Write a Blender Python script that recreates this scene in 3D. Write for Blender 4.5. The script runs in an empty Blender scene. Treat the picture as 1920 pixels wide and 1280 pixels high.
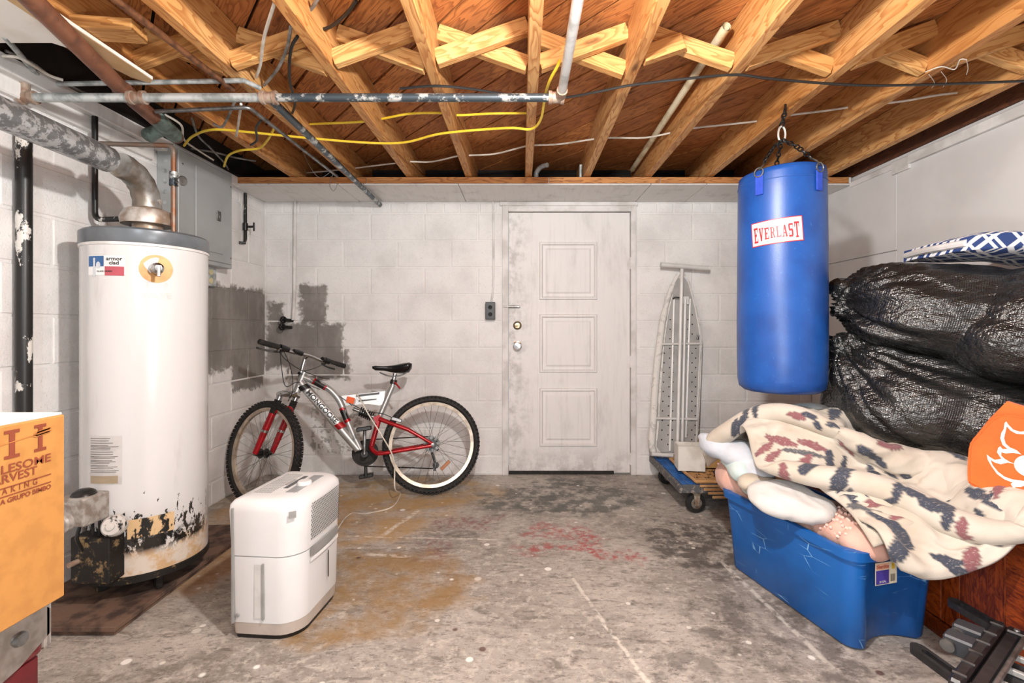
import bpy, bmesh, math, random
from mathutils import Vector, Matrix, noise
from mathutils.bvhtree import BVHTree
random.seed(7)
V = Vector
sc = bpy.context.scene
COL = sc.collection

# ------------------------------------------------------------------ camera, world, lights, exposure
F, CX, CY, CZ = 900.0, 978.0, 614.0, 1.113          # focal length in px, vanishing point, eye height
cam = bpy.data.cameras.new('camera'); camo = bpy.data.objects.new('camera', cam); COL.objects.link(camo)
cam.sensor_width = 36; cam.lens = 36*F/1920; cam.shift_x = -(CX-960)/1920; cam.shift_y = (CY-640)/1920
cam.clip_start = .02
camo.location = (0, 0, CZ); camo.rotation_euler = (math.pi/2, 0, 0)
sc.camera = camo
sc.view_settings.view_transform = 'Standard'; sc.view_settings.look = 'None'
sc.view_settings.gamma = 1; sc.view_settings.exposure = 0.36
try: sc.view_settings.use_curve_mapping = False
except Exception: pass
w = bpy.data.worlds.new('world'); sc.world = w; w.use_nodes = True
w.node_tree.nodes['Background'].inputs[0].default_value = (.93, .96, 1, 1)
w.node_tree.nodes['Background'].inputs[1].default_value = .65
def lamp(name, loc, power, col, r):
    l = bpy.data.lights.new(name, 'POINT'); l.energy = power; l.color = col; l.shadow_soft_size = r
    o = bpy.data.objects.new(name, l); COL.objects.link(o); o.location = loc
lamp('bulb_light', (.15, .8, 1.93), 118, (1, .975, .94), .04)
lamp('second_bulb_light', (-.45, -.6, 1.7), 50, (.94, .97, 1), .06)
lamp('flash_light', (.3, .2, .9), 36, (1, .98, .96), .1)

# ------------------------------------------------------------------ pixel -> place helpers
def pz(px, py, z): t = F*(CZ-z)/(py-CY); return V(((px-CX)*t/F, t, z))
def py(px, py_, Y): return V(((px-CX)*Y/F, Y, CZ+(CY-py_)*Y/F))
def pX(px, py_, X): t = X*F/(px-CX); return V((X, t, CZ+(CY-py_)*t/F))
def pplane(px, py_, p0, n):
    d = V(((px-CX)/F, 1, (CY-py_)/F)); c = V((0, 0, CZ)); t = (p0-c).dot(n)/d.dot(n); return c+d*t

# ------------------------------------------------------------------ materials
def lin(h):
    if not isinstance(h, str): return tuple(h)
    h = h.lstrip('#'); r = []
    for i in (0, 2, 4):
        c = int(h[i:i+2], 16)/255; r.append(c/12.92 if c <= .04045 else ((c+.055)/1.055)**2.4)
    return tuple(r)
class NT:
    def __init__(s, name):
        s.m = bpy.data.materials.new(name); s.m.use_nodes = True; s.t = s.m.node_tree
        s.b = s.t.nodes['Principled BSDF']
    def n(s, typ, **kw):
        nd = s.t.nodes.new(typ)
        for k, v in kw.items():
            if k[0] == '_': setattr(nd, k[1:], v)
            else: s.set(nd.inputs[int(k[1:]) if k[0] == 'i' and k[1:].isdigit() else k], v)
        return nd
    def set(s, sock, v):
        if isinstance(v, bpy.types.NodeSocket): s.t.links.new(v, sock)
        elif isinstance(v, (tuple, list)) and sock.type == 'RGBA' and len(v) == 3: sock.default_value = (*v, 1)
        else: sock.default_value = v
    def math(s, op, a, b=0.0, c=None, clamp=False):
        nd = s.n('ShaderNodeMath', _operation=op, _use_clamp=clamp, i0=a, i1=b)
        if c is not None: s.set(nd.inputs[2], c)
        return nd.outputs[0]
    def mix(s, f, a, b, blend='MIX'):
        nd = s.t.nodes.new('ShaderNodeMix'); nd.data_type = 'RGBA'; nd.blend_type = blend
        s.set(nd.inputs[0], f); s.set(nd.inputs[6], a); s.set(nd.inputs[7], b); return nd.outputs[2]
    def sm(s, v, a, b, lo=0.0, hi=1.0):
        nd = s.n('ShaderNodeMapRange', _interpolation_type='SMOOTHSTEP')
        for i, x in enumerate((v, a, b, lo, hi)): s.set(nd.inputs[i], x)
        return nd.outputs[0]
    def noise(s, vec, scale, detail=3, rough=.55, dist=0.0):
        nd = s.n('ShaderNodeTexNoise', Vector=vec, Scale=scale, Detail=detail, Roughness=rough, Distortion=dist); return nd.outputs[0]
    def map(s, vec, loc=(0, 0, 0), rot=(0, 0, 0), scale=(1, 1, 1)):
        nd = s.n('ShaderNodeMapping', Vector=vec); s.set(nd.inputs[1], loc); nd.inputs[2].default_value = rot; nd.inputs[3].default_value = scale
        return nd.outputs[0]
    def coord(s, k='Object'): return s.n('ShaderNodeTexCoord').outputs[k]
    def pos(s): return s.n('ShaderNodeNewGeometry').outputs['Position']
    def rnd(s): return s.n('ShaderNodeObjectInfo').outputs['Random']
    def sep(s, v): return s.n('ShaderNodeSeparateXYZ', Vector=v).outputs
    def out(s, col=None, rough=None, metal=None, bump=None, bstr=.3, bdist=.01, **kw):
        if col is not None: s.set(s.b.inputs['Base Color'], col)
        if rough is not None: s.set(s.b.inputs['Roughness'], rough)
        if metal is not None: s.set(s.b.inputs['Metallic'], metal)
        if bump is not None:
            nd = s.n('ShaderNodeBump', Strength=bstr, Distance=bdist, Height=bump); s.set(s.b.inputs['Normal'], nd.outputs[0])
        for k, v in kw.items(): s.set(s.b.inputs[k.replace('_', ' ')], v)
        return s.m
_cache = {}
def pm(name, c, rough=.5, metal=0.0, c2=None, scale=12, bump=0, bscale=60, lo=.4, hi=.65, **kw):
    if name in _cache: return _cache[name]
    t = NT(name); co = t.pos(); c = lin(c); c2 = lin(c2) if c2 else tuple(x*.86 for x in c)
    f = t.sm(t.noise(co, scale, 4), lo, hi)
    m = t.out(t.mix(f, c, c2), rough, metal, t.noise(co, bscale, 3) if bump else None, bump or .1, .004, **kw)
    _cache[name] = m; return m
def wood(name, ca, cb, cc, knots=True, rough=.62, gs=1.0, vary=.5):
    t = NT(name); r = t.rnd(); o = t.coord('Object')
    off = t.n('ShaderNodeCombineXYZ', X=t.math('MULTIPLY', r, 37.0), Y=t.math('MULTIPLY', r, 11.0), Z=t.math('MULTIPLY', r, 5.0)).outputs[0]
    p = t.n('ShaderNodeVectorMath', _operation='ADD', i0=o, i1=off).outputs[0]
    big = t.noise(t.map(p, scale=(1.1, 7, 7)), 1.6*gs, 3, .5)
    rings = t.math('FRACT', t.math('MULTIPLY', big, 15.0))
    ring = t.math('MULTIPLY', t.sm(rings, .35, 1.0), .75)
    fine = t.noise(t.map(p, scale=(3, 110, 110)), 2.0, 2)
    col = t.mix(t.sm(t.noise(t.map(p, scale=(.8, 4, 4)), 1.0, 3), .32, .68), lin(ca), lin(cb))
    col = t.mix(ring, col, lin(cc))
    col = t.mix(t.math('MULTIPLY', t.sm(fine, .48, .75), .38), col, lin(cc))
    if knots:
        vo = t.n('ShaderNodeTexVoronoi', Vector=t.map(p, scale=(2.1, 7, 7)), Scale=1.0)
        k = t.sm(t.math('ADD', vo.outputs['Distance'], t.math('MULTIPLY', t.noise(p, 30), .05)), .15, .06)
        col = t.mix(t.math('MULTIPLY', k, .85), col, tuple(x*.28 for x in lin(cc)))
    col = t.mix(t.math('MULTIPLY', t.math('SUBTRACT', r, .5), vary), col, lin(cc)) if vary else col
    return t.out(col, rough, 0, t.math('ADD', t.math('MULTIPLY', ring, -.6), t.math('MULTIPLY', fine, -.5)), .35, .002)
MW = {}
MW['joist'] = wood('joist_pine', '#cfa067', '#bd8347', '#9a5a26', gs=.9)
MW['deck'] = wood('deck_board_pine', '#c68448', '#b36f3a', '#7a421d', rough=.7, vary=.9)
MW['brace'] = wood('brace_pine', '#d3a468', '#c68e50', '#a0652d')
MW['plate'] = wood('plate_wood', '#b5713a', '#c48a52', '#7d4a24', rough=.7)
MW['chest'] = wood('chest_veneer', '#8a3d15', '#a34a18', '#4a1a08', knots=False, rough=.28, vary=.5)
MW['rim'] = wood('dark_rim_wood', '#6b3d1f', '#5a3118', '#3a1d0d', rough=.8)
MW['ply'] = wood('plywood_dark', '#7c6152', '#6a5043', '#3d2c25', knots=False, rough=.85)

# wall block paint (white masonry paint with unpainted grey patches of their own outline)
def block_mat(name, axis, patches, scuffs=()):
    t = NT(name); p = t.pos(); s = t.sep(p); a = s[axis]; z = s[2]
    n1 = t.noise(p, 7, 5, .7); n2 = t.noise(p, 28, 3); d = t.math('MULTIPLY', t.math('SUBTRACT', t.math('ADD', t.math('MULTIPLY', n1, .6), t.math('MULTIPLY', n2, .4)), .5), .16)
    def box(a0, a1, z0, z1, soft=.018):
        m = None
        for v, e, sg in ((a, a0, 1), (a, a1, -1), (z, z0, 1), (z, z1, -1)):
            q = t.math('MULTIPLY', t.math('SUBTRACT', v, e), float(sg))
            q = t.sm(t.math('ADD', q, d), -soft, soft); m = q if m is None else t.math('MULTIPLY', m, q)
        return m
    m = None
    for b in patches: q = box(*b); m = q if m is None else t.math('MAXIMUM', m, q)
    base = t.mix(t.sm(t.noise(p, 3.2, 5, .65), .35, .7), lin('#e6e4e2'), lin('#d6d3d1'))
    base = t.mix(t.math('MULTIPLY', t.sm(t.noise(p, 120, 2), .62, .72), .25), base, lin('#8f8b86'))
    base = t.mix(t.math('MULTIPLY', t.sm(t.noise(t.map(p, scale=(1, 1, .35)), 5, 4), .6, .78), .22), base, lin('#a5a19c'))
    grey = t.mix(t.sm(t.noise(t.map(p, scale=(1, 1, .5)), 9, 5, .6), .38, .7), lin('#77726d'), lin('#8f8a86'))
    col = t.mix(t.math('MULTIPLY', m, .97), base, grey) if m is not None else base
    for b in scuffs:
        q = t.math('MULTIPLY', box(*b), t.math('MULTIPLY', t.sm(t.noise(p, 20, 5, .75), .50, .58), .7)); col = t.mix(q, col, lin('#7a7672'))
    return t.out(col, .78, 0, t.math('ADD', t.noise(p, 140, 3), t.math('MULTIPLY', t.noise(p, 30, 3), .6)), .5, .004)
M_BB = block_mat('back_block_paint', 0, [(-1.93, -1.80, 1.03, 1.30), (-1.93, -1.34, .80, 1.15), (-1.68, -1.47, 1.12, 1.44), (-1.78, -1.30, .72, .96)],
                 [(-1.60, -1.2, .16, .52)])
M_BL = block_mat('left_block_paint', 1, [(2.2, 3.66, .84, 1.39), (3.22, 3.66, .68, .9)])
M_MORT = block_mat('mortar_paint_back', 0, [(-1.93, -1.34, .80, 1.15), (-1.68, -1.47, 1.12, 1.44)])
M_MORTL = block_mat('mortar_paint_left', 1, [(2.2, 3.66, .84, 1.39)])
M_WHITE = pm('white_paint', '#dedbd9', .6, c2='#c4c0bc', scale=6, bump=.15)
def grime_paint(name, c, g, edge=None):
    t = NT(name); p = t.pos()
    n = t.sm(t.noise(t.map(p, scale=(1, 1, .28)), 6, 6, .7), .5, .78)
    n3 = t.sm(t.noise(t.map(p, scale=(9, 1, .6)), 5, 4, .6), .5, .8)
    col = t.mix(t.math('MULTIPLY', n, .55), lin(c), lin(g)); col = t.mix(t.math('MULTIPLY', n3, .3), col, lin(g))
    if edge:
        s = t.sep(p)
        e = t.math('MULTIPLY', t.sm(s[0], edge[0], edge[1], 1, 0), t.sm(t.noise(p, 11, 5, .7), .42, .66))
        lowz = t.math('MULTIPLY', t.sm(s[2], .28, .0), t.sm(t.noise(p, 9, 5, .7), .4, .62))
        col = t.mix(t.math('MULTIPLY', t.math('MAXIMUM', e, lowz), .45), col, lin('#7c7873'))
    return t.out(col, .55, 0, t.noise(p, 35, 3), .12, .004)
M_DOOR = grime_paint('door_paint', '#dfdcda', '#b3afab', (-.1, .16))
M_SOF = grime_paint('soffit_paint', '#dbd8d5', '#9a958f')

# concrete floor: stains, paint splashes and scratches with outlines of their own
def floor_mat():
    t = NT('stained_concrete'); p = t.pos(); s = t.sep(p)
    st = t.map(p, rot=(0, 0, .5), scale=(1, 2.6, 1))
    n1 = t.noise(p, 1.6, 6, .68, .3); n2 = t.noise(st, 5.5, 7, .72, .6); n3 = t.noise(p, 22, 6, .7)
    col = t.mix(t.sm(n1, .32, .68), lin('#b5ada4'), lin('#8a837b'))
    col = t.mix(t.math('MULTIPLY', t.sm(n2, .50, .66), .62), col, lin('#544d46'))
    col = t.mix(t.math('MULTIPLY', t.sm(n3, .5, .64), .7), col, lin('#bfb7ad'))
    col = t.mix(t.math('MULTIPLY', t.sm(t.noise(st, 17, 6, .8), .54, .62), .6), col, lin('#4d4742'))
    col = t.mix(t.math('MULTIPLY', t.sm(t.noise(t.map(p, rot=(0, 0, -.4), scale=(1, 1.8, 1)), 38, 6, .8, .5), .52, .64), .55), col, lin('#5d564f'))
    col = t.mix(t.math('MULTIPLY', t.sm(t.noise(t.map(p, loc=(2, 7, 0), rot=(0, 0, .9), scale=(1, 3.5, 1)), 13, 6, .75, .8), .56, .66), .6), col, lin('#c8c0b6'))
    col = t.mix(t.math('MULTIPLY', t.sm(t.noise(t.map(p, loc=(8, 1, 0)), 90, 4, .7), .6, .68), .5), col, lin('#3c3733'))
    wx = t.math('ADD', s[0], t.math('MULTIPLY', t.math('SUBTRACT', t.noise(p, 3, 5, .65), .5), .55))
    wy = t.math('ADD', s[1], t.math('MULTIPLY', t.math('SUBTRACT', t.noise(t.map(p, loc=(5, 3, 0)), 3, 5, .65), .5), .55))
    def ell(x, y, rx, ry, rot=0, soft=.35):
        dx = t.math('SUBTRACT', wx, x); dy = t.math('SUBTRACT', wy, y); c, q = math.cos(rot), math.sin(rot)
        u = t.math('ADD', t.math('MULTIPLY', dx, c/rx), t.math('MULTIPLY', dy, q/rx))
        v = t.math('ADD', t.math('MULTIPLY', dx, -q/ry), t.math('MULTIPLY', dy, c/ry))
        r = t.math('ADD', t.math('MULTIPLY', u, u), t.math('MULTIPLY', v, v)); return t.sm(r, 1+soft, 1-soft)
    def lay(col, m, c, k, ns=None):
        f = t.math('MULTIPLY', m, k)
        if ns: f = t.math('MULTIPLY', f, t.sm(t.noise(p, ns[0], 6, .7), ns[1], ns[2]))
        return t.mix(f, col, lin(c))
    col = lay(col, ell(-.62, 2.05, .42, .36, .3), '#8c6a35', .8, (5, .30, .62))
    col = lay(col, ell(-1.15, 2.9, .75, .5), '#b08a52', .75, (5, .32, .62))
    col = lay(col, ell(-.75, 3.25, .7, .3), '#a98a5a', .7, (5, .34, .62))
    col = lay(col, ell(-1.45, 2.5, .25, .5), '#a97c3f', .55)
    col = lay(col, ell(.25, 3.15, .55, .34), '#3f4440', .75, (9, .42, .56))
    col = lay(col, ell(1.0, 2.45, .42, .3, -.3), '#3a3430', .8, (9, .42, .56))
    col = lay(col, ell(.95, 1.75, .35, .22, -.5), '#4a443e', .65, (9, .44, .58))
    col = lay(col, ell(.35, 1.45, .35, .16, .4), '#55504b', .55, (9, .44, .58))
    col = lay(col, ell(-1.1, 1.45, .4, .2, .2), '#5a5248', .55, (12, .44, .56))
    for x, y, rx, ry, ro, k in ((-.32, 2.75, .15, .08, .5, .75), (-.47, 2.4, .10, .14, .2, .6), (.32, 2.55, .07, .16, .1, .9), (.16, 2.62, .13, .06, .1, .7),
                          (.20, 2.42, .22, .05, .05, .8), (.43, 2.36, .16, .05, -.5, .85), (.05, 2.40, .08, .08, 0, .5)):
        col = lay(col, ell(x, y, rx, ry, ro, .6), '#9c4846' if x > 0 else '#7d5050', k, (26, .42, .6))
    vo = t.n('ShaderNodeTexVoronoi', Vector=p, Scale=7.0)
    sp = t.math('MULTIPLY', t.sm(vo.outputs['Distance'], .13, .09), t.sm(t.sep(vo.outputs['Color'])[0], .62, .66))
    col = t.mix(t.math('MULTIPLY', sp, .85), col, lin('#e9e6df'))
    vo = t.n('ShaderNodeTexVoronoi', Vector=t.map(p, loc=(3, 1, 0)), Scale=16.0)
    sp2 = t.math('MULTIPLY', t.sm(vo.outputs['Distance'], .2, .12), t.sm(t.sep(vo.outputs['Color'])[0], .82, .85))
    col = t.mix(t.math('MULTIPLY', sp2, .75), col, lin('#ddd8cf'))
    vo = t.n('ShaderNodeTexVoronoi', Vector=t.map(p, loc=(9, 4, 0)), Scale=9.0)
    sp3 = t.math('MULTIPLY', t.sm(vo.outputs['Distance'], .15, .08), t.sm(t.sep(vo.outputs['Color'])[1], .86, .88))
    col = t.mix(t.math('MULTIPLY', sp3, .8), col, lin('#4b2a22'))
    def line(x0, y0, x1, y1, wd, k):
        L = math.hypot(x1-x0, y1-y0); ux, uy = (x1-x0)/L, (y1-y0)/L
        dx = t.math('SUBTRACT', s[0], x0); dy = t.math('SUBTRACT', s[1], y0)
        a = t.math('ADD', t.math('MULTIPLY', dx, ux), t.math('MULTIPLY', dy, uy))
        b = t.math('ABSOLUTE', t.math('ADD', t.math('ADD', t.math('MULTIPLY', dx, -uy), t.math('MULTIPLY', dy, ux)), t.math('MULTIPLY', t.math('SUBTRACT', t.noise(p, 8, 4), .5), .02)))
        f = t.math('MULTIPLY', t.math('MULTIPLY', t.sm(b, wd, wd*.3), t.sm(a, 0, .05)), t.sm(a, L, L-.05))
        return t.math('MULTIPLY', t.math('MULTIPLY', f, t.sm(t.noise(p, 30, 4), .4, .56)), k)
    for a in ((.21, 2.19, .43, 1.38, .012, .6), (.95, 2.3, 1.02, 1.55, .015, .5), (-.75, 2.55, -.62, 2.95, .022, .7), (-.95, 2.56, -.1, 2.52, .010, .6), (-.78, 2.36, -.52, 2.33, .02, .55)):
        col = t.mix(line(*a), col, lin('#e0dacd'))
    return t.out(col, t.sm(n1, .3, .7, .5, .75), 0, t.math('ADD', n2, t.math('MULTIPLY', n3, .7)), .35, .006)
M_FLOOR = floor_mat()

M_BLACK = pm('black_paint', '#171615', .35, c2='#0c0c0c')
M_RUBBER = pm('rubber', '#161515', .75, c2='#26231f', scale=40)
M_CHROME = pm('chrome', '#c9c9c9', .18, 1.0, c2='#a9a7a4', scale=30)
M_GALV = pm('galvanised', '#bfc3c2', .42, .4, c2='#8d9391', scale=22, bump=.15)
M_STEEL = pm('dull_steel', '#8d8d8c', .4, .85, c2='#5f5d5a', scale=18)
M_COPPER = pm('old_copper', '#9b6a4a', .42, .7, c2='#6a4a38', scale=25, bump=.1)
M_RUSTP = pm('rusty_drain', '#8a5a42', .5, .35, c2='#6a4636', scale=14, bump=.15)
M_VERD = pm('verdigris', '#7b8f88', .55, .4, c2='#59665f', scale=30, bump=.2)
M_FIT = pm('corroded_fitting', '#a08e7e', .6, .4, c2='#8a6a58', scale=30, bump=.3)
def splotch(name, c, c2, lo, hi, scale=9, rough=.4, metal=0, zs=.5):
    t = NT(name); p = t.pos(); f = t.sm(t.noise(t.map(p, scale=(1, 1, zs)), scale, 6, .7), lo, hi)
    return t.out(t.mix(f, lin(c), lin(c2)), rough, metal, t.noise(p, 60, 3), .12, .003)
M_BPIPE = splotch('black_pipe_paint_flecks', '#151413', '#cfccc6', .575, .60, 13)
M_GPIPE = splotch('grey_pipe_flaking', '#3c454b', '#b5b6b2', .50, .60, 16, .4, .4, 1)
M_FLUE = splotch('flue_zinc', '#77797a', '#b9babb', .48, .56, 34, .4, .6, 1)
M_FLUE2 = pm('flue_elbow_zinc', '#a9a9a6', .4, .7, c2='#877c70', scale=14)
M_HOOD = pm('hood_metal', '#c9c3bd', .4, .45, c2='#9a8470', scale=12)
M_YEL = pm('yellow_sheath', '#e8c83a', .45, c2='#d9b62c')
M_WCAB = pm('white_sheath', '#d9d2c6', .5, c2='#b9b0a2')
M_GCAB = pm('grey_sheath', '#8f8a84', .55, c2='#5d5a56')
M_BCAB = pm('black_sheath', '#1d1c1b', .45)
M_PVC = pm('aged_pvc', '#d2c6a8', .4, c2='#b5a584')
M_DRY = pm('drywall', '#e7e3dc', .8, c2='#d6cec2', scale=4)
M_DRYP = pm('drywall_paper', '#d3b48a', .85, c2='#c09c6e', scale=5)
M_RWALL = pm('right_wall_paint', '#d5d3d2', .62, c2='#cbc8c7', scale=2, bump=.06, bscale=120)
M_DARK = pm('dark_void', '#0d0b0a', .9)
M_PANEL = pm('panel_grey', '#a3a6a6', .42, .1, c2='#989b9b', scale=3)
M_RED = pm('red_paint', '#a81620', .25, .3, c2='#8d1119', scale=20)
M_SILV = pm('silver_paint', '#b0afad', .35, .6, c2='#a9a8a5', scale=20)

# ------------------------------------------------------------------ mesh builder
W = {}                                                    # object name -> world origin
class MB:
    def __init__(s): s.v = []; s.f = []
    def add(s, v, f):
        b = len(s.v); s.v += [V(x) for x in v]; s.f += [tuple(b+i for i in q) for q in f]; return s
    def bm(s, bm, mat=None):
        bm.verts.index_update(); s.add([(mat @ x.co if mat else x.co) for x in bm.verts], [[x.index for x in q.verts] for q in bm.faces]); bm.free(); return s
    def box(s, lo, hi, bev=0, seg=1, mat=None):
        bm = bmesh.new(); bmesh.ops.create_cube(bm, size=1)
        lo, hi = V(lo), V(hi)
        for x in bm.verts: x.co = V([lo[i]+(hi[i]-lo[i])*(x.co[i]+.5) for i in range(3)])
        if bev: bmesh.ops.bevel(bm, geom=bm.edges[:], offset=bev, segments=seg, affect='EDGES', profile=.5)
        return s.bm(bm, mat)
    def tube(s, pts, r, seg=8, cap=True, closed=False, flat=1.0):
        pts = [V(p) for p in pts]; n = len(pts); rr = r if isinstance(r, (list, tuple)) else [r]*n
        tg = []
        for i in range(n):
            a = pts[(i-1) % n] if closed or i > 0 else pts[0]; b = pts[(i+1) % n] if closed or i < n-1 else pts[-1]
            d = b-a; tg.append(d.normalized() if d.length > 1e-9 else V((0, 0, 1)))
        up = V((0, 0, 1)) if abs(tg[0].z) < .9 else V((1, 0, 0)); u = (up-tg[0]*up.dot(tg[0])).normalized(); vs = []
        for i in range(n):
            if i: u = (u-tg[i]*u.dot(tg[i])).normalized()
            w_ = tg[i].cross(u)
            for k in range(seg):
                a = 2*math.pi*k/seg; vs.append(pts[i]+(u*math.cos(a)*flat+w_*math.sin(a))*rr[i])
        fs = []
        for i in range(n if closed else n-1):
            for k in range(seg):
                j = (i+1) % n; fs.append((i*seg+k, i*seg+(k+1) % seg, j*seg+(k+1) % seg, j*seg+k))
        if cap and not closed: fs += [tuple(range(seg-1, -1, -1)), tuple((n-1)*seg+k for k in range(seg))]
        return s.add(vs, fs)
    def cyl(s, a, b, r, r2=None, seg=20): return s.tube([a, b], [r, r if r2 is None else r2], seg)
    def lathe(s, prof, c=(0, 0, 0), axis=(0, 0, 1), seg=32, a0=0, a1=2*math.pi):
        ax = V(axis).normalized(); u = ax.orthogonal().normalized()
        if abs(ax.z) > .999: u = V((1, 0, 0))
        w_ = ax.cross(u); full = abs(a1-a0-2*math.pi) < 1e-6; n = seg if full else seg+1; vs = []
        for r, h in prof:
            for k in range(n):
                a = a0+(a1-a0)*k/seg; vs.append(V(c)+ax*h+(u*math.cos(a)+w_*math.sin(a))*r)
        fs = []
        for i in range(len(prof)-1):
            for k in range(seg):
                k2 = (k+1) % n; fs.append((i*n+k, i*n+k2, (i+1)*n+k2, (i+1)*n+k))
        if full:
            if prof[0][0] > 1e-6: fs.append(tuple(range(n-1, -1, -1)))
            if prof[-1][0] > 1e-6: fs.append(tuple((len(prof)-1)*n+k for k in range(n)))
        return s.add(vs, fs)
    def prism(s, poly, n, d):
        """closed planar polygon (3D points) extruded by d along n"""
        n = V(n).normalized(); m = len(poly); a = [V(p) for p in poly]
        return s.add(a+[p+n*d for p in a], [tuple(range(m-1, -1, -1)), tuple(range(m, 2*m))]+[(i, (i+1) % m, m+(i+1) % m, m+i) for i in range(m)])
    def loft(s, rings, cap=True):
        n = len(rings[0]); vs = [p for r in rings for p in r]
        fs = [(i*n+k, i*n+(k+1) % n, (i+1)*n+(k+1) % n, (i+1)*n+k) for i in range(len(rings)-1) for k in range(n)]
        if cap: fs += [tuple(range(n-1, -1, -1)), tuple((len(rings)-1)*n+k for k in range(n))]
        return s.add(vs, fs)
    def mesh(s, name):
        me = bpy.data.meshes.new(name); me.from_pydata([tuple(x) for x in s.v], [], s.f); return me
    def build(s, name, mat, parent=None, smooth=True, ang=38, mtx=None, stuff=False, label=None):
        """mesh data in world space (or in the frame mtx); origin goes to the centre"""
        if mtx is None:
            lo = V([min(x[i] for x in s.v) for i in range(3)]); hi = V([max(x[i] for x in s.v) for i in range(3)]); c = (lo+hi)/2
            for x in s.v: x -= c
            mtx = Matrix.Translation(c)
        me = s.mesh(name); bm = bmesh.new(); bm.from_mesh(me); bmesh.ops.recalc_face_normals(bm, faces=bm.faces); bm.to_mesh(me); bm.free()
        return link(name, me, mat, parent, mtx, smooth, ang, stuff, label)
def link(name, me, mat, parent, mtx, smooth=True, ang=38, stuff=False, label=None):
    if smooth and len(me.polygons):
        me.polygons.foreach_set('use_smooth', [True]*len(me.polygons)); me.set_sharp_from_angle(angle=math.radians(ang))
    if mat and not me.materials: me.materials.append(mat)
    o = bpy.data.objects.new(name, me); COL.objects.link(o)
    if parent is not None: o.parent = parent; o.matrix_local = W[parent.name].inverted() @ mtx
    else: o.matrix_local = mtx
    W[o.name] = mtx.copy()
    if stuff: o['kind'] = 'stuff'
    if label: o['label'] = label
    return o
def tag(o, label, cat, group=None):
    o['label'] = label; o['category'] = cat
    if group: o['group'] = group
    return o
def thing(name, loc, label, cat, group=None):
    o = bpy.data.objects.new(name, None); COL.objects.link(o); o.location = loc; o.empty_display_size = .1
    W[o.name] = Matrix.Translation(V(loc)); return tag(o, label, cat, group)
def struct(o, label=None, cat=None):
    o['kind'] = 'structure'
    if label: o['label'] = label
    if cat: o['category'] = cat
    return o
def frame(p0, x, y=None, z=None):
    x = V(x).normalized()
    if z is not None: z = V(z); y = z.cross(x).normalized(); z = x.cross(y)
    else: y = V(y); z = x.cross(y).normalized(); y = z.cross(x)
    return Matrix(((x.x, y.x, z.x, p0[0]), (x.y, y.y, z.y, p0[1]), (x.z, y.z, z.z, p0[2]), (0, 0, 0, 1)))
def board(name, p0, p1, w_, h, up, mat, parent, bev=.002):
    """box whose local X runs p0 -> p1 (centre line), w_ wide across, h along up"""
    p0, p1 = V(p0), V(p1); L = (p1-p0).length; m = frame((p0+p1)/2, p1-p0, z=up)
    return MB().box((-L/2, -w_/2, -h/2), (L/2, w_/2, h/2), bev).build(name, mat, parent, False, mtx=m)
def cr(pts, n=6, closed=False):
    pts = [V(p) for p in pts]; out = []; m = len(pts); rng = range(m if closed else m-1)
    g = (lambda i: pts[i % m]) if closed else (lambda i: pts[max(0, min(m-1, i))])
    for i in rng:
        a, b, c, d = g(i-1), g(i), g(i+1), g(i+2)
        for k in range(n):
            t = k/n; out.append(.5*((2*b)+(c-a)*t+(2*a-5*b+4*c-d)*t*t+(3*b-a-3*c+d)*t**3))
    if not closed: out.append(pts[-1])
    return out
def textmesh(body, size, bold=0, shear=0, align='CENTER', space=1.0, sx=1.0):
    cu = bpy.data.curves.new('t', 'FONT'); cu.body = body; cu.size = size; cu.offset = bold; cu.shear = shear; cu.align_x = align; cu.align_y = 'CENTER'
    cu.space_character = space; cu.resolution_u = 3
    o = bpy.data.objects.new('t', cu); COL.objects.link(o); me = o.to_mesh()
    v = [V((x.co.x*sx, x.co.y, 0)) for x in me.vertices]; f = [tuple(p.vertices) for p in me.polygons]
    o.to_mesh_clear(); bpy.data.objects.remove(o); bpy.data.curves.remove(cu)
    return v, f
def put(mb, vf, fn): return mb.add([fn(p.x, p.y) for p in vf[0]], vf[1])
def flat(o, x, y, off=.0012):
    x, y = V(x).normalized(), V(y).normalized(); n = x.cross(y); o = V(o); return lambda a, b: o+x*a+y*b+n*off
def wrapf(c, r, a0, z0, off=.0012): return lambda x, y: V((c[0]+(r+off)*math.cos(a0+x/r), c[1]+(r+off)*math.sin(a0+x/r), z0+y))
def rect2(x0, y0, x1, y1, nx=1):
    v = []; f = []
    for i in range(nx+1): x = x0+(x1-x0)*i/nx; v += [V((x, y0, 0)), V((x, y1, 0))]
    for i in range(nx): f.append((2*i, 2*i+2, 2*i+3, 2*i+1))
    return v, f
def poly2(pts): return [V((a, b, 0)) for a, b in pts], [tuple(range(len(pts)))]
def disc2(x, y, rx, ry=None, n=24): ry = rx if ry is None else ry; return poly2([(x+rx*math.cos(6.28319*k/n), y+ry*math.sin(6.28319*k/n)) for k in range(n)])
def fbm(p, s, o=3):
    return noise.fractal(p*s, .6, 2.0, o)
def clip(poly, n, d):
    out = []
    for i in range(len(poly)):
        a, b = poly[i], poly[(i+1) % len(poly)]; da = a[0]*n[0]+a[1]*n[1]-d; db = b[0]*n[0]+b[1]*n[1]-d
        if da <= 0: out.append(a)
        if da*db < 0: t = da/(da-db); out.append((a[0]+(b[0]-a[0])*t, a[1]+(b[1]-a[1])*t))
    return out

# ================================================================== THE ROOM
XL, XR, YB, YF = -1.94, 2.20, 3.63, -1.25       # left wall, right wall, back wall, open end behind the viewer
ZJ, ZD = 2.113, 2.298                            # underside of joists, underside of deck
struct(MB().box((XL-.2, YF, -.12), (XR+.15, YB+.25, 0)).build('floor', M_FLOOR, None, False), 'stained grey concrete floor with paint spots')
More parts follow.
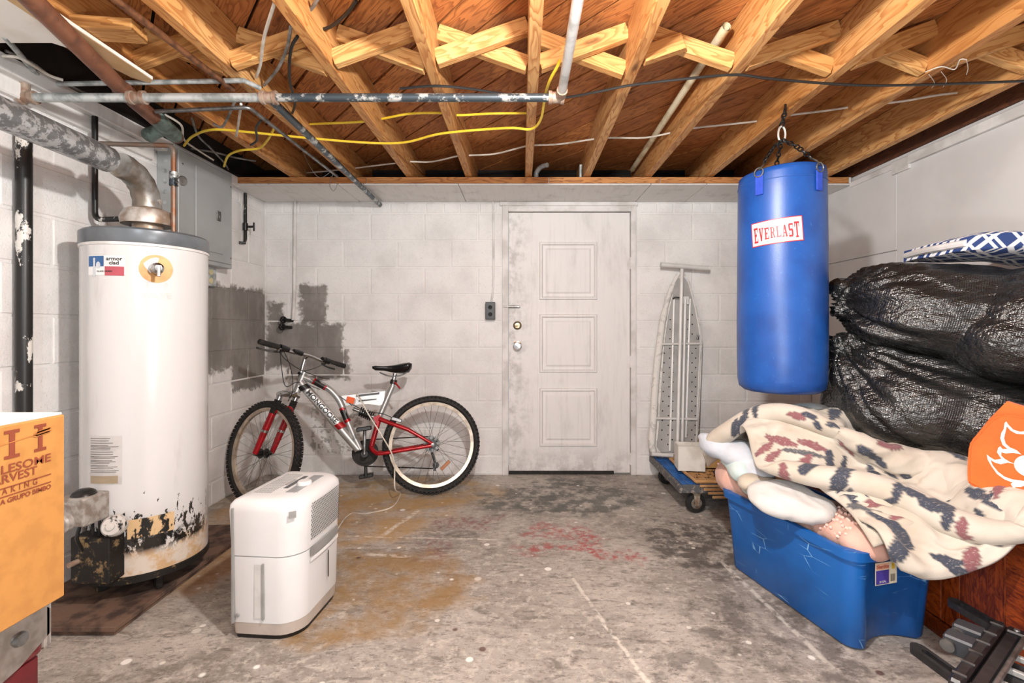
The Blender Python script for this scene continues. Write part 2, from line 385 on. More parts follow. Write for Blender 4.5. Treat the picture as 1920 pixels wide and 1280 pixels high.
# back wall with a door opening
DX0, DX1, DZ = -.145, .865, 2.055
mb = MB().box((XL-.2, YB+.004, 0), (DX0, YB+.2, 2.112)).box((DX1, YB+.004, 0), (XR+.15, YB+.2, 2.112)).box((DX0, YB+.004, DZ), (DX1, YB+.2, 2.112))
wall_back = struct(mb.build('wall_back', M_MORT, None, False), 'white painted concrete block wall with the door')
wall_left = struct(MB().box((XL-.2, YF, 0), (XL-.004, YB+.004, 2.112)).build('wall_left', M_MORTL, None, False), 'white painted concrete block wall behind the water heater')
wall_right = struct(MB().box((XR+.006, YF, 0), (XR+.15, YB+.004, 2.112)).build('wall_right', M_RWALL, None, False), 'pale grey panelled wall behind the black bags')
ROWS = [1.161+.2032*k for k in range(-6, 5)]
G = .0055
bcache = {}
def block(kind, a0, a1, z0, z1, parent, mat):
    w_, h = a1-a0, z1-z0
    if w_ < .03 or h < .03: return
    key = (kind, round(w_, 3), round(h, 3))
    if key not in bcache:
        x, z, t = w_/2-G, h/2-G, .011
        bm = MB().box((-x, -t, -z), (x, t, z), .004) if kind == 'b' else MB().box((-t, -x, -z), (t, x, z), .004)
        me = bm.mesh('block'); me.materials.append(mat); bcache[key] = me
    loc = ((a0+a1)/2, YB+.011, (z0+z1)/2) if kind == 'b' else (XL-.011, (a0+a1)/2, (z0+z1)/2)
    link('block', bcache[key], None, parent, Matrix.Translation(loc), False)
def course(kind, lo, hi, z0, z1, j0, parent, mat, holes=()):
    k = math.floor((lo-j0)/.4064); e = []; x = j0+k*.4064
    while x < hi: e.append((max(x, lo), min(x+.4064, hi))); x += .4064
    for a, b in e:
        segs = [(a, b)]
        for h0, h1 in holes:
            ns = []
            for p, q in segs:
                if q <= h0 or p >= h1: ns.append((p, q))
                else:
                    if p < h0: ns.append((p, h0))
                    if q > h1: ns.append((h1, q))
            segs = ns
        for p, q in segs: block(kind, p, q, z0, z1, parent, mat)
for i, z0 in enumerate(ROWS[:-1]):
    z1 = ROWS[i+1]; z0 = max(z0, 0)
    if z1 <= .02: continue
    odd = i % 2
    course('b', XL, XR, z0, z1, -1.551 if odd else -1.348, wall_back, M_BB, [(DX0, DX1)])
    course('l', .8, YB-.004, z0, z1, 1.985-.0 if odd else 1.985+.2032, wall_left, M_BL)
x = XL                                              # narrow course of small bricks at the head of the wall
i = 0
while x < XR:
    w_ = (.135, .12, .15)[i % 3]; i += 1
    if x+w_ < DX0 or x > DX1: block('b', x, min(x+w_, XR), 1.977, 2.06, wall_back, M_BB)
    x += w_
y = .8                                               # upper courses of the left wall
course('l', .8, YB-.004, ROWS[-1], 2.05, 2.08, wall_left, M_BL)
# right wall panels
for a, b, z0, z1 in ((YF, .38, 0, 2.075), (.38, 1.60, 0, 2.075), (1.60, 2.81, 0, 2.075), (2.81, YB, 1.568, 2.075), (2.81, YB, 0, 1.563)):
    MB().box((XR-.006, a, z0), (XR+.007, b-.004, z1), .002).build('panel', M_RWALL, wall_right, False)
t1 = struct(MB().box((XR-.030, YF, 2.035), (XR-.006, 2.70, 2.085), .003).box((XR-.022, 2.70, 2.01), (XR-.006, 2.83, 2.085), .003).box((XR-.016, 2.83, 2.045), (XR-.006, 3.2, 2.08), .003)
       .build('trim_1', M_WHITE, None, False), 'white strip along the head of the right wall')
struct(MB().box((XL-.004, .2, 2.05), (XL+.06, 3.2, 2.113), .004).box((XL-.004, .2, 1.985), (XL+.03, 2.5, 2.05), .006).build('trim_2', M_SOF, None, False), 'white painted timber plate along the head of the left wall')

# ceiling: backing slab, diagonal deck boards, joists, bridging
ceil = struct(MB().box((XL-.2, YF, ZD+.022), (XR+.15, YB+.2, ZD+.08)).build('ceiling', M_DARK, None, False), 'open ceiling of orange pine joists and diagonal deck boards')
ang = math.atan2(-.76, .65); dx, dy = math.cos(ang), math.sin(ang); nx, ny = -dy, dx
R = [(XL, YF), (XR, YF), (XR, YB), (XL, YB)]; ds = [p[0]*nx+p[1]*ny for p in R]; d = min(ds); PW = .142
while d < max(ds):
    q = clip(clip(R, (nx, ny), d+PW-.011), (-nx, -ny), -d)
    if len(q) > 2:
        c = (sum(p[0] for p in q)/len(q), sum(p[1] for p in q)/len(q))
        mt = Matrix.Translation((c[0], c[1], ZD)) @ Matrix.Rotation(ang, 4, 'Z'); iv = mt.inverted(); dz = random.uniform(0, .004)
        poly = [iv @ V((p[0], p[1], ZD+dz)) for p in q]
        MB().prism(poly, (0, 0, 1), .02).build('deck_board', MW['deck'], ceil, False, mtx=mt)
    d += PW
M_RIM = pm('shade_dark_rim_board', '#1d1511', .9, c2='#0e0b09')  # near-black colour paints in the shade of the unlit cavity above the walls
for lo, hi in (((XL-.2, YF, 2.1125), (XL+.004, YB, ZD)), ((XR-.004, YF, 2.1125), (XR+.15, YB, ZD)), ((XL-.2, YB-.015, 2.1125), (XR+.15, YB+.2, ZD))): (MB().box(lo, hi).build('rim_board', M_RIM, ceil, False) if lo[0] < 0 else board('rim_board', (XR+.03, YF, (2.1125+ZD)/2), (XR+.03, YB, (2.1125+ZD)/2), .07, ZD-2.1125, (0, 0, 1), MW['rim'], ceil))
JX = [-1.54, -1.166, -.767, -.374, .024, .413, .82, 1.227, 1.595, 1.998]; JW = .045
for x in JX:
    board('joist', (x+JW/2, YF, (ZJ+ZD)/2), (x+JW/2, YB-.02, (ZJ+ZD)/2), JW, ZD-ZJ-.001, (0, 0, 1), MW['joist'], ceil, .003)
for i in range(len(JX)-1):
    a, b = JX[i]+JW, JX[i+1]; yb = 1.86+.02*math.sin(i*2.1)
    for k, (z0, z1) in enumerate(((ZJ+.03, ZD-.03), (ZD-.03, ZJ+.03))):
        yy = yb+(.045 if k else 0)-(.02 if i % 2 else 0)
        fb_ = .42 if (i == 5 and k == 0) else 1.0
        board('bridging_brace', (a, yy, z0), (a+(b-a)*fb_, yy, z0+(z1-z0)*fb_), .036, .062, (0, 0, 1), MW['brace'], ceil)
# short nailer and drywall left at the near left
board('nailer', pz(140, 62, 2.11)+V((0, 0, .02)), pz(262, 70, 2.11)+V((0, 0, .02)), .085, .04, (0, 0, 1), MW['brace'], ceil)
H = 2.106
p = [(-1.935, .7, H), (-1.46, .7, H), (-1.46, 1.90, H), (-1.475, 1.885, H), (-1.49, 1.93, H), (-1.515, 1.87, H), (-1.53, 1.89, H), (-1.55, 1.80, H), (-1.58, 1.70, H), (-1.62, 1.655, H), (-1.80, 1.655, H), (-1.935, 1.66, H)]
MB().prism(p, (0, 0, -1), .012).build('ceiling_board', M_DRY, ceil, False)
MB().prism([V((-1.462, .7, H-.0125)), V((-1.462, 1.9, H-.0125)), V((-1.49, 1.925, H-.0125)), V((-1.53, 1.88, H-.0125)), V((-1.55, 1.75, H-.0125)), V((-1.535, 1.3, H-.0125)), V((-1.52, .7, H-.0125))], (0, 0, -1), .001).build('torn_paper', M_DRYP, ceil, False)

# plate and painted soffit boards over the back wall
YS = 3.185
struct(MB().box((XL, YS+.004, 2.072), (XR-.01, YB+.004, 2.111)).build('trim_3', M_SOF, None, False), 'timber plate carrying the far ends of the joists')
tr3 = bpy.data.objects['trim_3']
for a, b in ((XL+.01, -1.03), (-1.03, .18), (.18, .92), (.92, XR-.03)):
    board('plate_face', (a+.002, YS, 2.090), (b-.002, YS, 2.090), .012, .040, (0, 0, 1), MW['plate'], tr3)
for a, b in ((XL, -1.68), (-1.68, -1.22), (-1.22, -1.05), (-1.05, -.42), (-.42, .86), (.86, 1.23), (1.23, XR-.01)):
    MB().box((a+.002, YS+.002, 2.061), (b-.002, YB+.002, 2.071), .002).build('soffit_board', M_SOF, tr3, False)

# door
door = struct(MB().box((-.097, YB+.012, .012), (.822, YB+.05, 1.985), .002).build('door_1', M_DOOR, None, False), 'white three panel door with grimy paint')
for z0, z1 in ((1.323, 1.762), (.770, 1.214), (.212, .655)):
    x0, x1 = .135, .573; yb = YB+.012
    mb = MB(); out = [(x0, z0), (x1, z0), (x1, z1), (x0, z1)]; w_ = .022
    pr = [(0, .0), (.005, -.014), (.018, -.016), (.027, .001), (.04, .008)]
    rings = []
    for o_, h in pr: rings.append([V((x0+o_, yb+h, z0+o_)), V((x1-o_, yb+h, z0+o_)), V((x1-o_, yb+h, z1-o_)), V((x0+o_, yb+h, z1-o_))])
    mb.loft(rings, False); mb.build('moulding', M_DOOR, door, False)
    i_ = .05; MB().loft([[V((x0+q, yb+h, z0+q)), V((x1-q, yb+h, z0+q)), V((x1-q, yb+h, z1-q)), V((x0+q, yb+h, z1-q))] for q, h in ((.038, .006), (.060, -.008), (.064, -.008))]).build('panel', M_DOOR, door, False)
kx, kz = py(970, 648, YB).x, py(970, 648, YB).z
kn = MB().lathe([(.036, 0), (.036, .006), (.012, .012), (.012, .03), (.026, .042), (.029, .055), (.024, .066), (0, .068)], (kx, YB+.012, kz), (0, -1, 0), 24).build('knob', M_CHROME, door)
kz2 = py(970, 610, YB).z
MB().lathe([(.033, 0), (.031, .012), (.022, .018), (.020, .024), (0, .025)], (kx, YB+.012, kz2), (0, -1, 0), 24).build('deadbolt', pm('old_brass', '#a3937a', .3, .9, c2='#6d5c43', scale=60), door)
bz = py(960, 575, YB).z
sb = MB().box((-.115, YB-.004, bz-.008), (-.02, YB+.012, bz+.010), .002).build('slide_bolt', M_STEEL, door)
MB().cyl((-.14, YB-.012, bz), (-.012, YB-.012, bz), .006).box((-.03, YB-.03, bz-.004), (-.022, YB-.012, bz+.004)).build('bolt_rod', M_CHROME, sb)
for zz in (1.60, .855, .12):
    MB().cyl((.826, YB-.004, zz-.045), (.826, YB-.004, zz+.045), .008).box((.80, YB+.006, zz-.045), (.845, YB+.012, zz+.045)).build('hinge', M_WHITE, door)
MB().box((-.097, YB+.006, .002), (.70, YB+.03, .028), .004).build('door_sweep', M_RUBBER, door, False)
mb = MB().box((DX0, YB-.012, 0), (-.10, YB+.06, 2.055), .003).box((.826, YB-.012, 0), (DX1, YB+.06, 2.055), .003).box((-.10, YB-.012, 1.99), (.826, YB+.06, 2.055), .003)
struct(mb.build('trim_4', M_WHITE, None, False), 'white painted wooden door frame')
MB().box((DX0-.02, YB-.02, 2.03), (DX1+.01, YB-.012, 2.06), .003).build('head_strip', M_WHITE, bpy.data.objects['trim_4'], False)

# ================================================================== SERVICES OVERHEAD
def pipe(name, pts, r, mat, label, cat='pipe', n=0, parts=(), group=None, seg=12):
    pts = [V(p) for p in pts]; pp = cr(pts, n) if n else pts
    o = MB().tube(pp, r, seg).build(name, mat)
    tag(o, label, cat, group)
    for nm, a, b, rr, m in parts: MB().cyl(a, b, rr, seg=16).build(nm, m, o)
    return o
def elbow(a, b, c, r=.05, n=5):
    """polyline a-b-c with a rounded corner"""
    a, b, c = V(a), V(b), V(c); u = (a-b).normalized(); v = (c-b).normalized(); out = [a]
    p, q = b+u*r, b+v*r
    for k in range(n+1): t = k/n; out.append(p*(1-t)**2+b*2*t*(1-t)+q*t*t)
    return out+[c]
ZM = 1.998                                           # main cold-water pipe, hung below the joists
m0, m1 = pz(52, 183, ZM), pz(505, 182, ZM); m2 = pz(1040, 170, ZM); m2.y = m1.y = m0.y = 1.848
Ym = m0.y
m0.x, m1.x, m2.x = [(q-CX)*Ym/F for q in (52, 505, 1043)]
pm_ = tag(MB().tube([m0, m1], .0165, 14).build('water_pipe', M_GALV), 'long pale galvanised water pipe running from left wall below joists', 'pipe')
MB().tube([m1, m2], .0155, 14).build('grey_length', M_GPIPE, pm_)
for c in (m0, V(((258-CX)*Ym/F, Ym, ZM)), m1, m2):
    MB().lathe([(.020, -.030), (.025, -.03), (.025, -.017), (.021, -.015), (.021, .015), (.025, .017), (.025, .03), (.020, .03)], c, (1, 0, 0), 18).build('fitting', M_FIT, pm_)
MB().tube(elbow(m0+V((.01, 0, 0)), m0-V((.015, 0, 0)), m0+V((-.015, 0, .12)), .02), .02, 12).build('elbow', M_FIT, pm_)
e2 = V((m2.x+.02, .4, ZM))
MB().tube(elbow(m2-V((.01, 0, 0)), m2+V((.015, 0, 0)), m2+V((.018, -.06, 0)), .02), .021, 12).build('elbow', M_FIT, pm_)
MB().tube([m2+V((.018, -.05, 0)), e2], .0165, 14).build('near_length', pm('painted_grey_pipe', '#c9c9c6', .45, c2='#a9a9a6', scale=20), pm_)
# branch running back into the soffit
pb = MB().tube([m1+V((.0, .012, -.002)), V((-1.062, YB-.03, 2.035))], .0165, 12).build('branch_pipe', M_GPIPE, pm_)
# rusty drain
ZDR = 2.058
d0, d1, d2 = pz(40, -20, ZDR), pz(252, 190, ZDR), pz(332, 258, ZDR-.01)
dr = tag(MB().tube([d0, d1, d2], .030, 18).build('drain_pipe', M_RUSTP), 'wide rusty brown drain pipe sloping across upper left corner', 'pipe')
dd = (d2-d0).normalized()
MB().cyl(d1-dd*.10, d1-dd*.06, .036).build('collar', M_RUSTP, dr); MB().tube([d2-dd*.22, d2-dd*.2, d2-dd*.04, d2-dd*.02], [.031, .036, .036, .031], 18).build('tee', M_VERD, dr)
tt = d2-dd*.12
MB().tube([tt, tt+V((-.085, .03, -.012)), tt+V((-.12, .05, -.015))], [.028, .030, .034], 16).build('side_branch', M_VERD, dr)
# small lines
zz = 2.0995
a = pz(85, 158, zz); b = pz(458, 151, zz)
pipe('small_pipe', elbow(pz(8, 68, zz), a, b, .03)+[b+V((.03, .06, .0))], .0095, M_GALV, 'thin pale pipe just above the long galvanised water pipe')
zz = 2.05
a = pz(292, 209, zz); b = pz(467, 201, zz); c = pz(632, 330, 2.05)
pipe('small_pipe', elbow(a, b, c, .03), .0085, M_STEEL, 'thin grey pipe bending back toward the soffit under second joist')
c0, c1 = pz(205, -10, 2.095), pz(437, 168, 2.095)
pipe('small_pipe', [c0, c1], .0115, M_COPPER, 'straight bare copper pipe beside the second joist at top left')
# flue
HX, HY, HR = -1.62, 2.08, .22
zf = 1.765
a = V((-1.57, 1.2, zf)); hub = V((HX, HY, 1.50))
fl = thing('flue_pipe', (HX, HY, 1.51), 'grey zinc flue pipe rising from the water heater', 'flue pipe')
MB().tube([a, V((-1.605, 1.86, zf))], .049, 20).build('straight_pipe', M_FLUE, fl)
pp = elbow(V((-1.605, 1.85, zf)), V((HX, HY, zf-.0)), V((HX, HY, 1.62)), .16, 10)[1:]
rr = []
mb = MB()
pp2 = []
for i, q in enumerate(pp):
    pp2.append(q); rr.append(.052 if i % 2 else .049)
mb.tube(pp2, rr, 20); mb.build('elbow', M_FLUE2, fl)
MB().lathe([(.050, .16), (.05, .12), (.085, .105), (.098, .07), (.094, .045), (.085, .045)], (HX, HY, 1.51), seg=28).build('draft_hood', M_HOOD, fl)
MB().cyl((HX, HY, 1.51), (HX, HY, 1.6), .055, seg=24).build('collar', M_HOOD, fl)
M_COPG = pm('grey_copper', '#85776c', .45, .6, c2='#8a5f45', scale=14)
# wall pipes at left
b0 = pX(45, 238, -1.905)
pv = tag(MB().tube([b0, V((b0.x, b0.y, .02))], .0245, 16).build('stand_pipe', M_BPIPE), 'thick black vertical pipe flecked with white paint on left wall', 'pipe')
MB().cyl(b0+V((0, 0, -.03)), b0+V((0, 0, .02)), .031, seg=16).build('coupling', M_GPIPE, pv)
g0 = pX(178, 195, -1.895); gy = g0.y
gp = tag(MB().tube([V((-1.895, gy, 2.09))]+elbow(V((-1.895, gy, 1.9)), V((-1.895, gy, 1.592)), V((-1.72, gy-.02, 1.592)), .035), .0115, 12).build('gas_pipe', M_BPIPE), 'thin black gas pipe dropping to the water heater top', 'pipe')
MB().tube(elbow(V((-1.76, gy-.015, 1.592)), V((-1.70, gy-.02, 1.592)), V((-1.70, gy-.02, 1.51)), .02), .021, 12).build('union', M_STEEL, gp)
h0 = V((-1.515, 2.09, 1.51)); h1 = V((-1.515, 2.09, 1.905)); h2 = V((-1.86, 2.12, 1.925))
hp = tag(MB().tube(elbow(h0, h1, h2, .03), .0105, 12).build('hot_water_pipe', M_COPG), 'upright copper pipe with a valve behind heater top', 'pipe')
MB().cyl(h0+V((0, 0, .22)), h0+V((0, 0, .28)), .017).build('valve_body', M_GPIPE, hp)
vb = MB().tube([h0+V((0, 0, .25)), h0+V((.05, -.02, .235))], .009).build('valve_stem', M_STEEL, hp)
MB().lathe([(.0, -.004), (.018, -.004), (.022, 0), (.018, .004), (0, .004)], h0+V((.055, -.022, .235)), (1, -.35, -.1), 10).build('hand_wheel', M_STEEL, vb)
# pvc pipe and conduit ends between joists
zp = 2.232
a = pz(1362, 50, zp); b = V((.785, 3.4, zp))
pvc = tag(MB().tube([a, b], .017, 16, cap=False).tube([a, b], .0135, 16, cap=False).build('plastic_pipe', M_PVC), 'cream plastic pipe with open end above the joists', 'pipe')
MB().cyl(a+(b-a)*.09, a+(b-a)*.115, .0205).build('coupling', M_PVC, pvc)
tag(MB().tube(cr([V((.10, 3.25, 2.118)), V((.10, 3.25, 2.16)), V((.13, 3.22, 2.19)), V((.17, 3.18, 2.19))], 4), .016, 12).build('conduit_stub', M_GALV), 'bent grey conduit stub above door near middle joist', 'conduit')
tag(MB().tube([V((.395, 3.23, 2.115)), V((.395, 3.20, 2.20))], .011, 10).build('conduit_stub', M_GALV), 'short straight grey conduit stub beside joist right of door', 'conduit')

# cables
def cable(name, pts, r, mat, label, n=6, flat_=1.0, cat='cable', group=None): return tag(MB().tube(cr(pts, n), r, 7, flat=flat_).build(name, mat), label, cat, group)
Z1 = 2.100
cable('yellow_cable', [pz(345, 273, 2.09), pz(362, 255, Z1), pz(400, 243, Z1), pz(470, 248, Z1), pz(560, 257, Z1), pz(680, 267, Z1), pz(758, 267, Z1), pz(830, 250, Z1), pz(950, 240, Z1),
      pz(995, 242, Z1), V((.09, 2.28, Z1)), V((.1, 2.05, Z1)), V((.105, 1.95, 2.09)), V((.115, 1.88, 2.09)), V((.14, 1.84, 2.12)), V((.16, 1.9, 2.2)), V((.2, 1.8, 2.25))], .0062, M_YEL, 'long yellow cable clipped under the joists from panel to middle')
def thru(px, py_, z): return pz(px, py_, z)
z2 = 2.19
cable('yellow_cable', [pz(q, s_, z2) for q, s_ in ((565, 233), (620, 231), (680, 228), (720, 222), (770, 213), (830, 212), (858, 216), (920, 213), (990, 212))], .006, M_YEL, 'yellow cable threaded through holes in three middle joists')
cable('yellow_cable', [V((.165, 1.2, 2.24)), V((.175, 1.5, 2.22)), V((.195, 1.7, 2.20)), V((.2, 1.78, 2.22))], .006, M_YEL, 'short yellow cable hanging at top beside the pipe elbow')
cable('yellow_cable', [pz(420, 312, 2.07), pz(428, 292, 2.08), pz(450, 282, 2.09), pz(485, 278, 2.1), pz(502, 262, 2.10), pz(515, 238, 2.11)], .006, M_YEL, 'short yellow cable looping beside grey electrical panel')
cable('white_cable', [pz(q, s_, 2.19) for q, s_ in ((552, 326), (640, 318), (740, 306), (770, 303), (810, 303), (860, 292), (885, 291), (930, 288), (985, 274), (1005, 272), (1050, 270), (1118, 260), (1150, 258), (1210, 258), (1270, 246), (1300, 240), (1430, 226), (1480, 216), (1545, 208), (1615, 198), (1690, 190), (1760, 178), (1835, 170))],
      .005, M_WCAB, 'off white cable threaded through the joists toward right wall', 4)
zb = 2.097
cable('black_cable', [pz(q, s_, zb-.012*dz_) for q, s_, dz_ in ((750, 166, 0), (815, 161, 0), (880, 166, 0), (960, 178, 1), (1050, 183, 1), (1120, 172, 1), (1180, 160, .3), (1290, 147, 1), (1380, 140, 0), (1440, 147, 1), (1560, 157, 1), (1650, 160, .5), (1750, 158, 0), (1840, 155, 0), (1960, 150, 0))],
      .0052, M_BCAB, 'black cable strung across underside of joists to the right', 5)
for i, (pts, m, lab) in enumerate([
    ([(515, 5), (495, 70), (488, 120), (480, 145)], M_WCAB, 'white cable loop hanging between second and third joists'),
    ([(545, 50), (538, 90), (520, 130), (495, 160)], M_GCAB, 'pale grey cable curving down beside the white loop'),
    ([(558, 68), (545, 95), (543, 150), (553, 190), (548, 212)], M_BCAB, 'black cable hanging over long water pipe left of centre'),
    ([(668, 0), (650, 25), (620, 50), (592, 57)], M_BCAB, 'black cable stub entering third joist near the top'),
    ([(597, -5), (585, 15), (575, 24)], M_GCAB, 'grey cable stub beside the third joist at top'),
    ]):
    cable('cable', [pz(q, s_, 2.15 if i < 3 else 2.2) for q, s_ in pts], .006, m, lab, 6)
for i, (pts, z_, m, lab) in enumerate([
    ([(350, 278), (400, 285), (440, 295), (480, 302)], 2.16, M_GCAB, 'grey cable lying flat above the electrical panel'),
    ([(310, 215), (340, 235), (345, 262), (372, 282), (400, 300)], 2.13, M_WCAB, 'white cable curling over panel corner in the dark'),
    ([(360, 222), (372, 255), (395, 278), (420, 305), (428, 318)], 2.15, M_GCAB, 'second grey cable dropping behind the panel top'),
    ([(300, 160), (340, 190), (380, 210), (440, 262)], 2.17, M_GCAB, 'grey cable running diagonally past the drain pipe tee'),
    ([(440, 190), (425, 225), (415, 238), (400, 232)], 2.06, M_GCAB, 'grey cable loop hanging below the thin grey pipe'),
    ([(452, 195), (448, 225), (443, 255)], 2.06, M_WCAB, 'short pale cable end below the thin grey pipe'),
    ([(490, 225), (480, 240), (482, 262), (470, 272)], 2.06, M_BCAB, 'black cable loop below the first joist end'),
    ([(10, 95), (60, 118), (105, 150), (170, 178)], 2.12, M_GCAB, 'grey cable running above the left wall plate'),
    ([(5, 105), (40, 110), (90, 140), (118, 150)], 2.09, M_WCAB, 'white cable lying along left wall plate near corner')]):
    cable('cable', [pz(q, s_, z_) for q, s_ in pts], .0055, m, lab, 6)
cable('thin_wire', [py(q, s_, 3.15) for q, s_ in ((565, 275), (580, 310), (600, 333), (625, 320), (618, 345), (625, 358), (632, 345), (620, 330))], .0016, M_GCAB, 'loose thin wire curled at the soffit edge', cat='wire')
# frayed twine, staple strip on joists
for i, (px_, pts) in enumerate([(0, ((1735, 135), (1765, 125), (1790, 130), (1800, 112), (1812, 112))), (1, ((1742, 140), (1752, 155), (1747, 165))), (2, ((1765, 135), (1775, 150), (1768, 163))), (3, ((1812, 112), (1815, 128), (1812, 140)))]):
    if i == 0: tw = cable('twine', [pz(q, s_, 2.106) for q, s_ in pts], .002, M_WCAB, 'frayed straw coloured twine hanging from the ninth joist', cat='twine')
    else: MB().tube(cr([pz(q, s_, 2.10) for q, s_ in pts], 4), .0013, 5).build('strand', M_WCAB, tw)
br = tag(MB().box((1.645, 1.26, 2.118), (1.650, 1.33, 2.22)).box((1.645, 1.26, 2.106), (1.70, 1.33, 2.1125)).build('joist_bracket', M_GALV, None, False), 'small perforated metal bracket on the ninth joist', 'bracket')
for k in range(3): MB().cyl((1.6505, 1.295, 2.135+k*.025), (1.6515, 1.295, 2.135+k*.025), .005).build('hole', M_DARK, br)

# ================================================================== ELECTRICAL PANEL, BOXES, WALL PIPES
pn = thing('electrical_panel', (XL, 2.8, 1.49), 'grey metal electrical panel on the left wall behind heater', 'electrical panel')
MB().box((XL, 2.55, 1.485), (XL+.095, 3.06, 2.09), .004).build('box', M_PANEL, pn, False)
dr_ = MB().box((XL+.095, 2.57, 1.51), (XL+.103, 3.045, 2.07), .003).build('cover', M_PANEL, pn, False)
dd_ = MB().box((XL+.103, 2.70, 1.56), (XL+.108, 2.95, 2.03), .003).build('door', M_PANEL, pn, False)
lz = pX(410, 405, XL+.108); MB().box((XL+.108, lz.y-.02, lz.z-.03), (XL+.112, lz.y+.02, lz.z+.03), .002).box((XL+.112, lz.y-.006, lz.z-.014), (XL+.116, lz.y+.006, lz.z+.004), .002).build('latch', M_STEEL, dd_, False)
for k in range(5): MB().lathe([(.012, 0), (.012, .002), (.006, .002), (.006, .003), (0, .003)], (XL+.045, 2.55, 2.0-k*.055), (0, -1, 0), 14).build('knockout', M_GALV, pn)
for yy, zz in ((2.60, 2.0), (3.03, 2.0), (2.60, 1.55), (3.03, 1.55)): MB().lathe([(.006, 0), (.005, .003), (0, .003)], (XL+.103, yy, zz), (1, 0, 0), 8).build('screw', M_STEEL, pn)
oc = pX(396, 518, XL+.03)
ob = thing('wall_outlet', (XL, oc.y, oc.z-.05), 'cream double outlet in a metal box under electrical panel', 'outlet')
MB().box((XL, oc.y-.055, oc.z-.06), (XL+.028, oc.y+.055, oc.z+.06), .003).build('box', M_GALV, ob, False)
for s_ in (-1, 1): MB().lathe([(.018, 0), (.018, .004), (0, .004)], (XL+.028, oc.y, oc.z+s_*.026), (1, 0, 0), 12).build('socket', pm('cream_plastic', '#cfc29a', .5), ob)
# hose bib in the corner
f0 = pX(460, 362, XL+.03); f1 = pX(457, 455, XL+.03)
fb = tag(MB().tube([f0, V((f0.x, f0.y, f1.z+.03)), V((f0.x-.0, f0.y-.01, f1.z)), V((XL, f0.y-.02, f1.z))], .011, 10).build('hose_bib', M_BPIPE), 'short pipe with black valve on left wall near corner', 'tap')
fm = V((f0.x, f0.y, pX(460, 425, XL+.03).z))
MB().cyl(fm-V((0, 0, .025)), fm+V((0, 0, .025)), .017).build('valve_body', M_BLACK, fb); sv = MB().cyl(fm, fm+V((.06, .0, 0)), .008).build('valve_stem', M_BLACK, fb)
MB().box(fm+V((.055, -.006, -.03)), fm+V((.064, .006, .03)), .003).build('valve_handle', M_BLACK, sv)
# white conduit and the pair of taps on the back wall
cx_ = py(553, 400, YB-.015).x
cp = tag(MB().tube([V((cx_, YB-.014, 2.06)), V((cx_-.005, YB-.014, 1.35)), V((cx_-.015, YB-.014, py(548, 600, YB).z))], .0125, 12).build('wall_conduit', M_WHITE), 'white painted vertical conduit on back wall near left corner', 'conduit')
for k in range(2): MB().box((cx_-.025, YB-.004, 1.9-k*.5), (cx_+.025, YB, 1.93-k*.5)).build('strap', M_WHITE, cp, False)
tq = py(534, 605, YB-.06)
tp = thing('wall_taps', (tq.x, YB, tq.z-.05), 'pair of black hose taps low on back wall near corner', 'tap')
for k, dz_ in enumerate((.022, -.030)):
    c = tq+V((-.01*k, 0, dz_)); MB().cyl(V((c.x+.03, YB, c.z-.005)), c, .012).build('tap_body', M_BLACK, tp)
    wh = MB()
    for j in range(5): a = j*1.2566; wh.tube([c+V((0, -.02, 0)), c+V((.022*math.cos(a), -.022, .022*math.sin(a)))], .005, 6)
    wh.tube([c+V((.022*math.cos(a), -.022, .022*math.sin(a))) for a in [i*.5236 for i in range(12)]], .005, 6, closed=True); wh.build('hand_wheel', M_BLACK, tp)
# black outlet by the door
q = py(920, 583, YB)
bo = tag(MB().box((q.x-.036, YB-.05, q.z-.065), (q.x+.036, YB, q.z+.065), .003).build('outlet_box', M_STEEL, None, False), 'black faced outlet box on the wall left of door', 'outlet')
MB().box((q.x-.036, YB-.054, q.z-.062), (q.x+.036, YB-.05, q.z+.066), .002).build('cover_plate', M_BLACK, bo, False)
for s_ in (-1, 1): MB().lathe([(.016, 0), (.015, .003), (0, .003)], (q.x, YB-.054, q.z+s_*.026), (0, -1, 0), 12).build('socket', M_RUBBER, bo)
cable('wall_cable', [V((q.x+.005, YB-.012, q.z+.06)), V((q.x+.02, YB-.012, 1.45)), V((q.x+.022, YB-.012, 1.75)), V((q.x+.018, YB-.012, 2.06))], .007, M_WHITE, 'white cable running down the wall to black outlet box')

